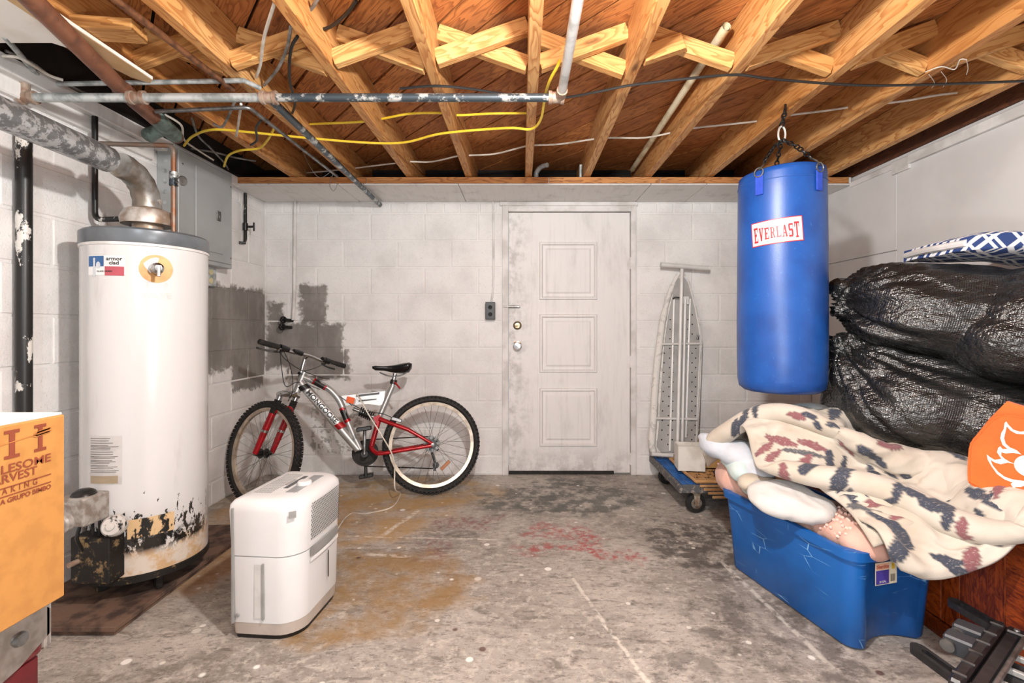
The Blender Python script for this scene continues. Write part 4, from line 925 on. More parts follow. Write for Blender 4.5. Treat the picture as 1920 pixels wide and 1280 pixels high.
# lettering on the down tube
o0, o1 = B(576, 733, -.033), B(631, 792, -.033); ax = (o1-o0).normalized(); L = (o1-o0).length; upd = ax.cross(NB); upd = upd if upd.z > 0 else -upd
def dtube(x, y): ph = y/.034; return o0+ax*x+NB*.033+(upd*math.sin(ph)-NB*math.cos(ph))*.034
tm = textmesh('MONGOOSE', .054, .0014, align='LEFT'); wd = max(p.x for p in tm[0])
mb = MB(); put(mb, rect2(-.006, -.022, L+.004, .022, 2), lambda x, y: dtube(x, y)-NB*.0002)
bm_ = MB()
for k in range(6):
    y0 = -.024+.008*k; bm_.add([dtube(-.008, y0), dtube(L+.008, y0), dtube(L+.008, y0+.008), dtube(-.008, y0+.008)], [(0, 1, 2, 3)])
bm_.build('name_panel', pm('panel_silver', '#d4d3d0', .3, .4), bk)
mb = MB(); put(mb, tm, lambda x, y: o0+ax*(x*L/wd)+upd*y*.8-NB*.0025); mb.build('name_lettering', M_BLACK, bk)
for a0, a1 in ((-.05, -.015), (L+.01, L+.05)):
    m = (a0+a1)/2; bm_ = MB()
    for k in range(8): y0 = -.036+.009*k; bm_.add([dtube(a0+.3*y0, y0)-NB*.0006, dtube(a1+.3*y0, y0)-NB*.0006, dtube(a1+.3*(y0+.009), y0+.009)-NB*.0006, dtube(a0+.3*(y0+.009), y0+.009)-NB*.0006], [(0, 1, 2, 3)])
    bm_.build('decal_band', M_RED if a0 > 0 else M_BLACK, bk)

# ================================================================== IRONING BOARD (leaning on the back wall, feet on the dolly)
IN = V((0, -1, .125)).normalized(); IP = V((0, 3.42, .195)); 
def I(px, py_, off=0): return pplane(px, py_, IP+IN*off, IN)
ib = thing('ironing_board', V((1.09, 3.45, .19)), 'folded white ironing board standing against the wall on dolly', 'ironing board')
M_IB = pm('board_enamel', '#d9d8d6', .4, .1, c2='#cfcdca', scale=8); M_IBD = pm('deck_enamel', '#aeadab', .45, .2, c2='#9f9e9c', scale=8)
inner = [(1272, 522), (1264, 545), (1254, 590), (1246, 650), (1241, 720), (1237, 790), (1232, 838), (1240, 848), (1300, 846), (1305, 830), (1308, 760), (1311, 690), (1313, 640), (1308, 600), (1298, 555), (1290, 528), (1281, 517)]
deck = MB().prism([I(*q) for q in inner], -IN, .012).build('deck', M_IBD, ib, False)
def fab():
    t = NT('cover_fabric'); p = t.pos(); f = t.sm(t.noise(p, 16, 4, .6, .8), .5, .58); return t.out(t.mix(t.math('MULTIPLY', f, .55), lin('#dad7d2'), lin('#a9a9a4')), .9, 0, t.noise(t.map(p, scale=(20, 20, 60)), 3), .4, .004)
M_FAB = fab()
cv = [(1272, 514), (1260, 538), (1245, 590), (1236, 650), (1229, 720), (1225, 790), (1222, 832), (1226, 848)]
mb = MB(); rr = [.014, .018, .024, .026, .026, .026, .024, .018]
mb.tube(cr([I(q, s_, -.015) for q, s_ in cv], 4), [rr[min(7, i//4)] for i in range(29)], 10); mb.build('fabric_cover', M_FAB, ib)
mb = MB().prism([I(q, s_, -.013) for q, s_ in ((1272, 512), (1240, 600), (1226, 720), (1221, 840), (1232, 852), (1302, 850), (1308, 830), (1312, 760), (1315, 690), (1317, 640), (1312, 600), (1300, 550), (1291, 520), (1282, 511))], -IN, .02); mb.build('padding', M_FAB, ib, False)
MB().tube(cr([I(q, s_, .002) for q, s_ in inner[8:]], 3), .005, 8).build('rim', M_IB, ib)
hl = MB(); random.seed(5)
for row, (xa, xb) in enumerate(((1248, 1240), (1257, 1252), (1264, 1260), (1290, 1288), (1298, 1297), (1305, 1303))):
    for k in range(14):
        y_ = 590+k*18+(row % 2)*9
        if y_ > 840 or (y_ < 640 and row in (0, 5)): continue
        c = I(xa+(xb-xa)*(y_-590)/250, y_, .0008); hl.add([c+V((.0052*math.cos(a), 0, .0052*math.sin(a))) for a in [j*math.pi/4 for j in range(8)]], [tuple(range(8))])
hl.build('steam_holes', M_DARK, deck, stuff=True)
for q in (1256, 1286): MB().tube([I(q+8, 560, .006), I(q, 845 if q < 1270 else 820, .006)], .008, 8).build('stiffener', M_IB, ib)
for (a, b, c, d) in ((1241, 645, 1312, 644), (1231, 784, 1307, 786)): MB().tube([I(a, b, .012), I(c, d, .012)], .009, 8).build('cross_brace', M_IB, ib)
lg = MB().tube([I(1279, 500, .045), I(1270, 850, .045)], .013, 14).build('leg', M_IB, ib); MB().tube([I(1285, 560, .03), I(1279, 838, .03)], .011, 12).build('leg', M_IB, ib)
fb_ = MB().tube([I(1239, 496, .06), I(1328, 503, .06)], .0165, 14).build('foot_bar', M_IB, lg)
MB().tube([I(1238.5, 496, .06), I(1240, 496.1, .06)], .0175, 12).tube([I(1327, 502.9, .06), I(1329, 503, .06)], .0175, 12).build('end_caps', M_FAB, lg, stuff=True)
MB().tube([I(1222, 851, .03), I(1262, 854, .03)], .014, 12).build('foot_bar', M_IB, ib)
MB().box((-.012, -.01, -.03), (.03, .01, .03), .004, mat=Matrix.Translation(I(1284, 563, .02))).build('leg_catch', M_IB, ib, False)
MB().tube(cr([I(1262, 560, .03), I(1266, 557, .04), I(1274, 558, .04)], 3), .005, 8).build('release_lever', M_BLACK, ib)
MB().tube([I(1309, 628, .008), I(1308, 636, .008)], .008, 8).build('rubber_tip', M_BLACK, ib)

# ================================================================== DOLLY WITH TRAY
DY0, DY1, DX_0, DX_1, DZ1 = 2.83, 3.50, .93, 1.60, .182
do = thing('platform_dolly', ((DX_0+DX_1)/2, (DY0+DY1)/2, 0), 'low blue plastic dolly with worn grey frame and casters', 'dolly')
M_DF = splotch('worn_dolly_frame', '#57585a', '#9a8f84', .52, .6, 40, .7, .1, 1); M_DBL = pm('dolly_blue', '#2f66a8', .5, c2='#24528c', scale=10)
z0 = DZ1-.045
for a, b, c, d in ((DX_0, DX_0+.02, DY0, DY1), (DX_1-.02, DX_1, DY0, DY1), (DX_0+.02, DX_1-.02, DY0, DY0+.02), (DX_0+.02, DX_1-.02, DY1-.02, DY1)):
    MB().box((a, c, z0), (b, d, DZ1), .003).build('frame_rail', M_DF, do, False)
n = 0
for k in range(17): x = DX_0+.035+k*.036; MB().box((x-.004, DY0+.02, z0+.006), (x+.004, DY1-.02, DZ1-.006)).build('deck_rib', M_DBL, do, False)
for k in range(17): y = DY0+.04+k*.036; MB().box((DX_0+.02, y-.004, z0+.006), (DX_1-.02, y+.004, DZ1-.007)).build('deck_cross_rib', M_DBL, do, False)
def caster(x, y, ang_):
    m = Matrix.Translation((x, y, 0)) @ Matrix.Rotation(ang_, 4, 'Z'); ax = m.to_3x3() @ V((0, 1, 0)); c = m @ V((0, 0, .061))
    ca = MB().lathe([(0, -.018), (.045, -.018), (.058, -.014), (.061, 0), (.058, .014), (.045, .018), (0, .018)], c, ax, 28).build('caster_wheel', M_RUBBER, do)
    MB().lathe([(0, -.021), (.032, -.021), (.034, -.0175)], c, ax, 20).lathe([(.034, .0175), (.032, .021), (0, .021)], c, ax, 20).build('wheel_hub', pm('hub_grey', '#7c766e', .6, .2, c2='#5a4a3e', scale=40), ca)
    mb = MB()
    for s_ in (-1, 1): mb.prism([m @ V((-.022, .024*s_, z0-.012)), m @ V((.022, .024*s_, z0-.012)), m @ V((.010, .024*s_, .05)), m @ V((-.010, .024*s_, .05))], ax, .003)
    mb.box((-.03, -.028, z0-.014), (.03, .028, z0), mat=m); mb.cyl(m @ V((0, -.03, .061)), m @ V((0, .03, .061)), .007, seg=8); mb.build('caster_fork', pm('caster_steel', '#b3a594', .6, .3, c2='#8a7460', scale=40), do, False)
for x, y, a in ((1.045, 2.89, .15), (1.03, 3.42, .35), (1.52, 2.9, -.2), (1.52, 3.42, .1)): caster(x, y, a)
ty = thing('bread_tray', (1.32, 3.16, DZ1), 'tan plastic lattice tray lying on the blue dolly', 'tray')
M_TAN = pm('tray_tan', '#b98d5d', .5, c2='#a67a4c', scale=10)
tx0, tx1, ty0, ty1 = 1.04, 1.57, 2.86, 3.36
rim = [(tx0+.05, ty0), (tx1-.05, ty0), (tx1, ty0+.05), (tx1, ty1-.05), (tx1-.05, ty1), (tx0+.05, ty1), (tx0, ty1-.05), (tx0, ty0+.05)]
MB().tube(cr([V((a, b, DZ1+.014)) for a, b in rim], 3, True), .010, 8, closed=True).build('rim', M_TAN, ty)
def seg_clip(p, d):
    ts = []
    for lo, hi, o_, q in ((tx0, tx1, p[0], d[0]), (ty0, ty1, p[1], d[1])):
        if abs(q) > 1e-6: ts.append(sorted(((lo-o_)/q, (hi-o_)/q)))
    return max(t[0] for t in ts), min(t[1] for t in ts)
for d in ((1, 0), (.5, .866), (.5, -.866)):
    nrm = (-d[1], d[0])
    for k in range(-8, 9):
        p = ((tx0+tx1)/2+nrm[0]*k*.062, (ty0+ty1)/2+nrm[1]*k*.062); a, b = seg_clip(p, d)
        if b-a > .04: board('lattice_bar', (p[0]+d[0]*a, p[1]+d[1]*a, DZ1+.008), (p[0]+d[0]*b, p[1]+d[1]*b, DZ1+.008), .006, .012, (0, 0, 1), M_TAN, ty, 0)
# open boxes on the tray
def obox(name, x0, x1, y0, y1, z0, h, rot, mat, label, cat='box', t=.004):
    m = Matrix.Translation(((x0+x1)/2, (y0+y1)/2, z0)) @ Matrix.Rotation(rot, 4, 'Z'); a, b = (x1-x0)/2, (y1-y0)/2
    o = thing(name, ((x0+x1)/2, (y0+y1)/2, z0), label, cat)
    MB().box((-a, -b, 0), (a, b, t), mat=m).build('bottom', mat, o, False)
    for lo, hi in (((-a, -b, t), (a, -b+t, h)), ((-a, b-t, t), (a, b, h)), ((-a, -b+t, t), (-a+t, b-t, h)), ((a-t, -b+t, t), (a, b-t, h))): MB().box(lo, hi, mat=m).build('side', mat, o, False)
    return o
M_WBOX = pm('white_card', '#dedad2', .75, c2='#cfcac0'); M_KRAFT = pm('kraft_card', '#c39a63', .8, c2='#b38a55')
obox('small_box', 1.00, 1.165, 3.03, 3.16, DZ1+.025, .155, -.12, M_WBOX, 'small open white cardboard box on the tan tray')
obox('small_box', 1.185, 1.33, 3.10, 3.24, DZ1+.025, .17, -.12, M_KRAFT, 'small open brown cardboard box behind the pink blanket')
tag(MB().lathe([(0, 0), (.05, .004), (.06, .02), (.04, .035), (0, .04)], (1.23, 2.93, DZ1+.025), seg=14).build('dark_cloth', pm('navy_cloth', '#1a1c28', .9, bump=.5)), 'crumpled navy cloth lying on the tan tray', 'cloth')

# ================================================================== PUNCHING BAG
BC = (1.165, 2.155); BR = .18; BZ0, BZ1 = .825, 1.805
def bag_mat():
    t = NT('blue_vinyl'); p = t.pos(); c = t.mix(t.sm(t.noise(p, 5, 4), .35, .7), lin('#194f9b'), lin('#143f85'))
    c = t.mix(t.math('MULTIPLY', t.sm(t.noise(p, 60, 4, .7), .62, .7), .35), c, lin('#3f7cc4'))
    return t.out(c, .36, 0, t.math('ADD', t.noise(p, 400, 2), t.math('MULTIPLY', t.noise(t.map(p, scale=(1, 1, .5)), 9, 3), 2.0)), .12, .004)
M_BAG = bag_mat()
pbag = thing('punching_bag', (BC[0], BC[1], BZ0), 'blue cylindrical punching bag hanging by black chains', 'punching bag')
rings = []
for k, (r, z) in enumerate([(.02, .828), (.10, .826), (.15, .832), (.172, .850), (.1795, .885), (.1815, 1.0), (.182, 1.15), (.181, 1.3), (.1805, 1.45), (.179, 1.6), (.178, 1.70), (.177, 1.772), (.174, 1.792), (.15, 1.802), (.10, 1.806), (.02, 1.806)]):
    rings.append([V((BC[0]+(r*(1+.004*noise.noise(V((a*2, z*3, 1)))+(.012*math.cos(9*a) if z < .86 and r > .09 else 0)))*math.cos(a), BC[1]+r*math.sin(a), z+.008*math.cos(a+.6)*(z > 1.75))) for a in [2*math.pi*i/56 for i in range(56)]])
MB().loft(rings).build('body', M_BAG, pbag, ang=60)
MB().lathe([(BR-.004, 1.738), (BR-.001, 1.741), (BR-.001, 1.744), (BR-.004, 1.746)], (BC[0], BC[1], 0), seg=56).build('top_seam', pm('seam_blue', '#174a92', .5), pbag)
M_WEB = pm('blue_webbing', '#2b4fc0', .8, c2='#2341a8', bump=.4, bscale=200)
hook = V((1.19, 2.165, 2.09)); ring0 = V((1.168, 2.155, 1.985))
def chain(pts, n, par, r=.0042, ll=.022):
    P = cr(pts, 8)
    tot = [0]
    for i in range(1, len(P)): tot.append(tot[-1]+(P[i]-P[i-1]).length)
    def at(s):
        for i in range(1, len(P)):
            if tot[i] >= s: return P[i-1]+(P[i]-P[i-1])*((s-tot[i-1])/max(1e-9, tot[i]-tot[i-1]))
        return P[-1]
    for k in range(n):
        a, b = at(tot[-1]*k/n), at(tot[-1]*(k+1)/n); c = (a+b)/2; t = (b-a).normalized(); s_ = t.orthogonal().normalized(); s_ = Matrix.Rotation(math.pi/2*(k % 2), 3, t) @ s_
        h = (b-a).length*.62; loop = [c+t*(h*math.cos(q))+s_*(.0085*math.sin(q)) for q in [2*math.pi*i/10 for i in range(10)]]
        MB().tube(loop, r*.75, 6, closed=True).build('link', M_BLACK, par)
tabs = []
for px_, nm in ((1424, 0), (1535, 1)): a, t = raycyl(px_, BC, BR); tabs.append(a)
tabs.append(sum(tabs)/2+math.pi)
for i, a in enumerate(tabs):
    e = V((math.cos(a), math.sin(a), 0)); c = V((BC[0], BC[1], 0))+e*(BR+.003); tg = V((-e.y, e.x, 0))
    tb = MB().box((-.017, -.0025, 1.68), (.017, .0025, 1.765), .002, mat=frame(c, tg, z=(0, 0, 1))).build('strap_tab', M_WEB, pbag, False)
    rc_ = c+V((0, 0, 1.775)); MB().tube([rc_+tg*.019*math.cos(q)+V((0, 0, .019*math.sin(q)))+e*.003 for q in [2*math.pi*k/16 for k in range(16)]], .003, 8, closed=True).build('d_ring', M_STEEL, tb)
    top = rc_+V((0, 0, .018)); hk = top*.8+(ring0-V((0, 0, .03)))*.2
    MB().tube(cr([top-V((0, 0, .006)), top+tg*.008+(hk-top)*.4, hk], 4), .0032, 7).build('snap_hook', M_STEEL, tb)
    ct = MB().tube([hk, hk+(ring0-hk)*.04], .003, 6).build('chain', M_BLACK, pbag); chain([hk, (hk+ring0)/2-V((0, 0, .004)), ring0-V((0, 0, .03))], 9, ct)
MB().tube([ring0+V((.016*math.cos(q), 0, -.005+.036*math.sin(q))) for q in [2*math.pi*k/18 for k in range(18)]], .0045, 8, closed=True).build('carabiner', pm('carabiner_white', '#d8d4cc', .35, .5), pbag)
tc = MB().tube(cr([hook+V((.0, 0, .03)), hook, hook+V((-.01, 0, -.012))], 3), .005, 8).build('ceiling_hook', M_BLACK, pbag); chain([hook+V((0, 0, .01)), ring0+V((0, 0, .03))], 4, tc, .006)
# label
a, t = raycyl(1455, BC, BR+.001); z = CZ+(CY-433)*t/F; tilt = math.radians(4)
def bl_(off): 
    f = wrapf(BC, .1815, a, z, off); c, s_ = math.cos(tilt), math.sin(tilt); return lambda x, y: f(x*c-y*s_, x*s_+y*c)
LW, LH = .101, .052
mb = MB(); put(mb, rect2(-LW, -LH, LW, LH, 14), bl_(.0010)); lab = mb.build('label_border', pm('label_red', '#b8323c', .45), pbag)
mb = MB(); put(mb, rect2(-LW+.004, -LH+.004, LW-.004, LH-.004, 14), bl_(.0016)); mb.build('label_field', pm('label_cream', '#e9e2da', .45), lab)
# heavy slab letters, the end ones taller
def stroke(x0, y0, x1, y1, w_): L = math.hypot(x1-x0, y1-y0); ux, uy = -(y1-y0)/L*w_/2, (x1-x0)/L*w_/2; return poly2([(x0+ux, y0+uy), (x0-ux, y0-uy), (x1-ux, y1-uy), (x1+ux, y1+uy)])
T = .30
def glyph(ch):
    """strokes in a unit box 0..1; t = stem"""
    s = []; R = lambda a, b, c, d: s.append(rect2(a, b, c, d))
    def L(a, b, c, d, w_=T): s.append(stroke(a, b, c, d, w_))
    if ch in 'EL': R(.12, 0, .12+T, 1); R(.0, 0, .95, .13); R(.8, 0, .95, .3); R(0, .9, .55, 1)
    if ch == 'E': R(0, .87, .95, 1); R(.8, .7, .95, 1); R(.12, .44, .65, .56); R(.58, .36, .68, .64)
    if ch == 'V': L(.2, 1, .5, 0, T); L(.82, 1, .52, 0, T*.6); R(0, .9, .45, 1); R(.62, .9, 1, 1)
    if ch == 'R': R(.1, 0, .1+T, 1); R(0, 0, .5, .1); R(0, .9, .7, 1); R(.62, .55, .88, .93); R(.1, .46, .75, .57); L(.55, .5, .85, .02, T*.8); R(.68, 0, 1, .1)
    if ch == 'A': L(.18, 0, .48, 1, T*.6); L(.82, 0, .52, 1, T); R(.25, .28, .7, .38); R(0, 0, .38, .1); R(.6, 0, 1, .1)
    if ch == 'S': R(.12, .86, .9, 1); R(.05, .55, .36, .93); R(.12, .45, .86, .6); R(.62, .08, .93, .52); R(.08, 0, .85, .14); R(.05, 0, .16, .32); R(.8, .68, .92, 1)
    if ch == 'T': R(.35, 0, .65, 1); R(0, .87, 1, 1); R(0, .66, .13, 1); R(.87, .66, 1, 1); R(.2, 0, .8, .1)
    return s
word = 'EVERLAST'; xx = -LW+.012; cw = (2*LW-.024)/8
for i, ch in enumerate(word):
    k = abs(i-3.5)/3.5; hh = .046+.020*k*k; mb = MB()
    for gi, g in enumerate(glyph(ch)): put(mb, g, lambda x, y: bl_(.0022+.00012*gi)(xx+i*cw+x*(cw-.003), -.004+(y-.5)*hh))
    mb.build('letter', pm('letter_red', '#a82a35', .45), lab, stuff=False)
mb = MB(); put(mb, textmesh('R', .008), lambda x, y: bl_(.0022)(x, y+.042)); mb.build('registered_mark', pm('letter_red2', '#b0505a', .45), lab)
mb = MB(); put(mb, rect2(-.03, -.0385, .03, -.0368, 5), bl_(.0022)); mb.build('small_print', M_DG, lab)

# ================================================================== STORAGE TOTE
TA, TB = V((.985, 2.25, 0)), V((1.135, 1.645, 0)); tl = (TB-TA).normalized(); tw_ = V((-tl.y, tl.x, 0)); TL = (TB-TA).length; TWD = .33; TH = .355
TM = frame(TA, -tl, y=-tl.cross(V((0, 0, 1)))) if False else Matrix(((tl.x, tw_.x, 0, TA.x), (tl.y, tw_.y, 0, TA.y), (0, 0, 1, 0), (0, 0, 0, 1)))
def tring(z, g, notch=.05, r=.05, o=0):
    """outline in tote coords: x 0..TL to the near end, y 0..TWD; flare g"""
    x0, x1, y0, y1 = -g-o, TL+g+o, -g-o, TWD+g+o; pts = []
    def arc(cx, cy, a0, a1, n=6): 
        for k in range(n): a = a0+(a1-a0)*k/(n-1); pts.append((cx+r*math.cos(a), cy+r*math.sin(a)))
    arc(x0+r, y0+r, math.pi, 1.5*math.pi); arc(x1-r, y0+r, 1.5*math.pi, 2*math.pi)
    for k in range(1, 8):
        t = k/8; pts.append((x1-notch*math.sin(math.pi*t)**.6, y0+r+.01+(y1-y0-2*r-.02)*t))
    arc(x1-r, y1-r, 0, .5*math.pi); arc(x0+r, y1-r, .5*math.pi, math.pi)
    return [TM @ V((a, b, z)) for a, b in pts]
def tote_mat():
    t = NT('tote_blue'); p = t.pos(); c = t.mix(t.sm(t.noise(p, 4, 3), .35, .7), lin('#125ba6'), lin('#0d4a8c'))
    sc_ = t.n('ShaderNodeTexVoronoi', Vector=t.map(p, rot=(.4, .2, .9), scale=(2.2, 2.2, 9)), Scale=2.2, _feature='DISTANCE_TO_EDGE').outputs['Distance']
    c = t.mix(t.math('MULTIPLY', t.math('MULTIPLY', t.sm(sc_, .012, .004), t.sm(t.noise(p, 5), .5, .6)), .8), c, lin('#8fc3ea'))
    vo = t.n('ShaderNodeTexVoronoi', Vector=t.map(p, scale=(1, 1, .45)), Scale=9.0)
    c = t.mix(t.math('MULTIPLY', t.math('MULTIPLY', t.sm(vo.outputs['Distance'], .13, .07), t.sm(t.sep(vo.outputs['Color'])[0], .8, .82)), .7), c, lin('#7db6e4'))
    return t.out(c, .38, 0, t.noise(p, 150, 2), .05, .003)
M_TOTE = tote_mat()
to = thing('storage_tote', TM @ V((TL/2, TWD/2, 0)), 'large scuffed blue plastic tote overflowing with bedding', 'tote')
outer = [tring(.004, .0, .045), tring(.012, .006, .045), tring(.20, .018, .05), tring(TH-.03, .028, .05), tring(TH, .028, .02)]
inn = [tring(TH, .024, .02), tring(.03, .0, .045)]
MB().loft(outer+inn, True).build('tub', M_TOTE, to, ang=50)
rim_o, rim_i = [], []
rl = [tring(TH-.030, .030, .0, .06, .012), tring(TH+.002, .030, .0, .06, .014), tring(TH+.004, .030, .0, .06, .008), tring(TH+.004, .024, 0, .06, 0), tring(TH-.02, .024, 0, .06, 0)]
MB().loft(rl, False).build('rim', M_TOTE, to, ang=50)
# label on the near end
lo_ = TM @ V((TL+.026-.052, .165, .288)); lx, ly = tw_, V((0, 0, 1))
lo_ = TM @ V((TL+.022, .105, .275))
tk = MB(); put(tk, rect2(-.047, -.038, .047, .038), flat(lo_, lx, ly, .010)); tk = tk.build('sticker', pm('sticker_cream', '#e6ddc4', .5), to)
mb = MB(); put(mb, rect2(-.044, -.035, .012, .012), flat(lo_, lx, ly, .0108)); mb.build('purple_field', pm('sticker_purple', '#4b3f9c', .5), tk)
mb = MB(); put(mb, rect2(-.044, .014, .012, .035), flat(lo_, lx, ly, .0108)); mb.build('pink_field', pm('sticker_pink', '#e8b49a', .5), tk)
mb = MB(); put(mb, textmesh('Sterilite', .017, .0003, .2), lambda x, y: flat(lo_, lx, ly, .0115)(x-.016, y+.024)); mb.build('maker_lettering', pm('ink_red', '#b2402f', .5), tk)
mb = MB(); put(mb, textmesh('18 GAL', .010, .0003), lambda x, y: flat(lo_, lx, ly, .0115)(x-.016, y-.027)); mb.build('size_lettering', M_WHITE, tk)
mb = MB()
for k in range(7): put(mb, rect2(.019+k*.003, -.03, .0205+k*.003, -.005), flat(lo_, lx, ly, .0108))
mb.build('bar_code', M_BLACK, tk, False, stuff=True)
mb = MB(); put(mb, poly2([(.024, .012), (.036, .012), (.036, .032), (.024, .032)]), flat(lo_, lx, ly, .0108)); mb.build('yellow_mark', M_YEL, tk)

# ================================================================== SOFT GOODS
def lobes(name, L, mat, voxel, smooth=8, disp=None, parent=None, squash=None):
    """union of ellipsoids, remeshed, relaxed and creased"""
    bm = bmesh.new()
    for c, r, rz, rx in L:
        m = Matrix.Translation(V(c)) @ Matrix.Rotation(rz, 4, 'Z') @ Matrix.Rotation(rx, 4, 'X') @ Matrix.Diagonal((r[0], r[1], r[2], 1))
        bmesh.ops.create_icosphere(bm, subdivisions=3, radius=1, matrix=m)
    me = bpy.data.meshes.new('tmp'); bm.to_mesh(me); bm.free(); o = bpy.data.objects.new('tmp', me); COL.objects.link(o)
    md = o.modifiers.new('r', 'REMESH'); md.mode = 'VOXEL'; md.voxel_size = voxel
    ms = o.modifiers.new('s', 'SMOOTH'); ms.factor = .5; ms.iterations = smooth
    dg = bpy.context.evaluated_depsgraph_get(); dg.update(); m2 = bpy.data.meshes.new_from_object(o.evaluated_get(dg))
    bpy.data.objects.remove(o); bpy.data.meshes.remove(me)
    if disp:
        m2.update(); ns = [v.normal.copy() for v in m2.vertices]
        for v, n_ in zip(m2.vertices, ns): v.co += n_*disp(v.co, n_)
    if squash:
        for v in m2.vertices: v.co = squash(v.co)
    lo = V([min(v.co[i] for v in m2.vertices) for i in range(3)]); hi = V([max(v.co[i] for v in m2.vertices) for i in range(3)]); c = (lo+hi)/2
    for v in m2.vertices: v.co -= c
    m2.name = name; m2.materials.clear()
    return link(name, m2, mat, parent, Matrix.Translation(c), True, 180)
def rot2(p, a): c, s_ = math.cos(a), math.sin(a); return V((p.x*c-p.y*s_, p.x*s_+p.y*c, p.z))
def folds(scale, amp, ang_=0, st=3.0, seed=0):
    def f(p, n_):
        q = rot2(p, ang_); w_ = noise.noise(V((q.x*2+seed, q.y*2, q.z*2)))*.5
        a = noise.noise(V((q.x*scale/st+seed, q.y*scale+w_*1.5, q.z*scale*.8)))
        b = noise.noise(V((q.x*scale*2/st, q.y*scale*2.2+seed, q.z*scale*1.8+w_)))
        return amp*((1-abs(a)*2)*.8+b*.35)
    return f
def cloth_mat(name, c, c2, attr=False, weave=700, rough=.92):
    t = NT(name); p = t.pos(); col = t.mix(t.sm(t.noise(p, 6, 4), .35, .7), lin(c), lin(c2))
    if attr:
        a = t.n('ShaderNodeAttribute', _attribute_name='print'); al = t.math('MULTIPLY', a.outputs['Alpha'], t.sm(t.noise(t.map(p, rot=(.3, .5, .7), scale=(1, 7, 7)), 34, 3), .28, .46, .6, .96))
        col = t.mix(al, col, a.outputs['Color'])
    return t.out(col, rough, 0, t.math('ADD', t.math('MULTIPLY', t.noise(p, weave, 2), .35), t.noise(p, 30, 4)), .35, .006, Sheen_Weight=.15)
# pink tufted blanket on the tote
def P3(px, py_, Y): return py(px, py_, Y)
L = []
for t in [i/9 for i in range(10)]:
    c = TM @ V((-.02+(TL-.0)*t, .075+.02*math.sin(3*t), .365-.0*t)); L.append((c, (.085, .085, .055+.02*(1-t)), 0, 0))
L.append((TM @ V((-.03, .06, .40)), (.10, .10, .09), 0, 0)); L.append((TM @ V((.3, .17, .35)), (.28, .12, .05), math.atan2(tl.y, tl.x), 0))
pk = lobes('pink_blanket', L, cloth_mat('pink_cloth', '#dcb3a3', '#cd9f8f'), .012, 6, folds(14, .008, .3, 2, 3)); tag(pk, 'pink blanket with pompom rows lining the blue tote', 'blanket')
bv = BVHTree.FromObject(pk, bpy.context.evaluated_depsgraph_get()); wm = W[pk.name]
pom = MB(); random.seed(11)
pcs = []
for row in range(5):
    for k in range(46):
        t = k/45; q = TM @ V((-.09+(TL+.06)*t, -.005+.035*row+.012*math.sin(9*t+row), 1.0))
        h = bv.ray_cast(wm.inverted() @ q, V((0, 0, -1)))
        if h[0] is None: continue
        w_ = wm @ h[0]
        if w_.z < .30: continue
        pom.lathe([(0, -.006), (.005, -.004), (.0065, 0), (.005, .004), (0, .006)], w_+V((random.uniform(-.004, .004), random.uniform(-.004, .004), .003)), (random.uniform(-.5, .5), random.uniform(-.5, .5), 1), 6)
pom.build('pompom_fringe', cloth_mat('pink_pom', '#eeccbf', '#e2b8a9'), pk, stuff=True)
# sheets and pillow between
sh1 = lobes('white_sheet', [(P3(1345, 835, 2.28), (.075, .09, .055), .3, 0), (P3(1385, 850, 2.22), (.09, .10, .06), .3, 0), (P3(1325, 820, 2.30), (.03, .05, .02), .3, 0), (P3(1420, 885, 2.12), (.07, .08, .05), 0, 0)], cloth_mat('white_sheet_cloth', '#cfd2d8', '#bcc3cd'), .010, 6, folds(16, .006, 1.2, 2.5, 8)); tag(sh1, 'crumpled white sheet sticking out at the tote far end', 'sheet')
sh2 = lobes('mint_sheet', [(P3(1385, 880, 2.17), (.045, .09, .05), -.2, 0), (P3(1412, 910, 2.09), (.05, .06, .05), 0, 0), (P3(1365, 862, 2.24), (.03, .05, .03), 0, 0)], cloth_mat('mint_cloth', '#cfdedb', '#b9d2d2'), .010, 6, folds(18, .004, .7, 3, 2)); tag(sh2, 'pale mint sheet squeezed between white and pink bedding', 'sheet')
sh3 = lobes('cream_blanket', [(P3(1408, 905, 2.04), (.055, .05, .038), .3, 0), (P3(1440, 912, 2.0), (.06, .06, .035), 0, 0)], cloth_mat('cream_cloth', '#c6bcac', '#b8ab98'), .009, 6, folds(18, .004, .7, 3, 5)); tag(sh3, 'rounded cream blanket fold above the pink blanket', 'blanket')
pwl = lobes('white_pillow', [(P3(1468, 935, 1.88), (.13, .10, .040), -.45, .3), (P3(1505, 948, 1.84), (.11, .08, .036), -.45, .3), (P3(1438, 922, 1.95), (.07, .07, .030), -.4, .25)], cloth_mat('quilted_white', '#cfcdca', '#c2bfbc'), .008, 8, lambda p, n_: folds(9, .010, .5, 1.8, 9)(p, n_)+folds(26, .004, 1.0, 2, 3)(p, n_)); tag(pwl, 'white quilted pillow tucked under the floral comforter', 'pillow')
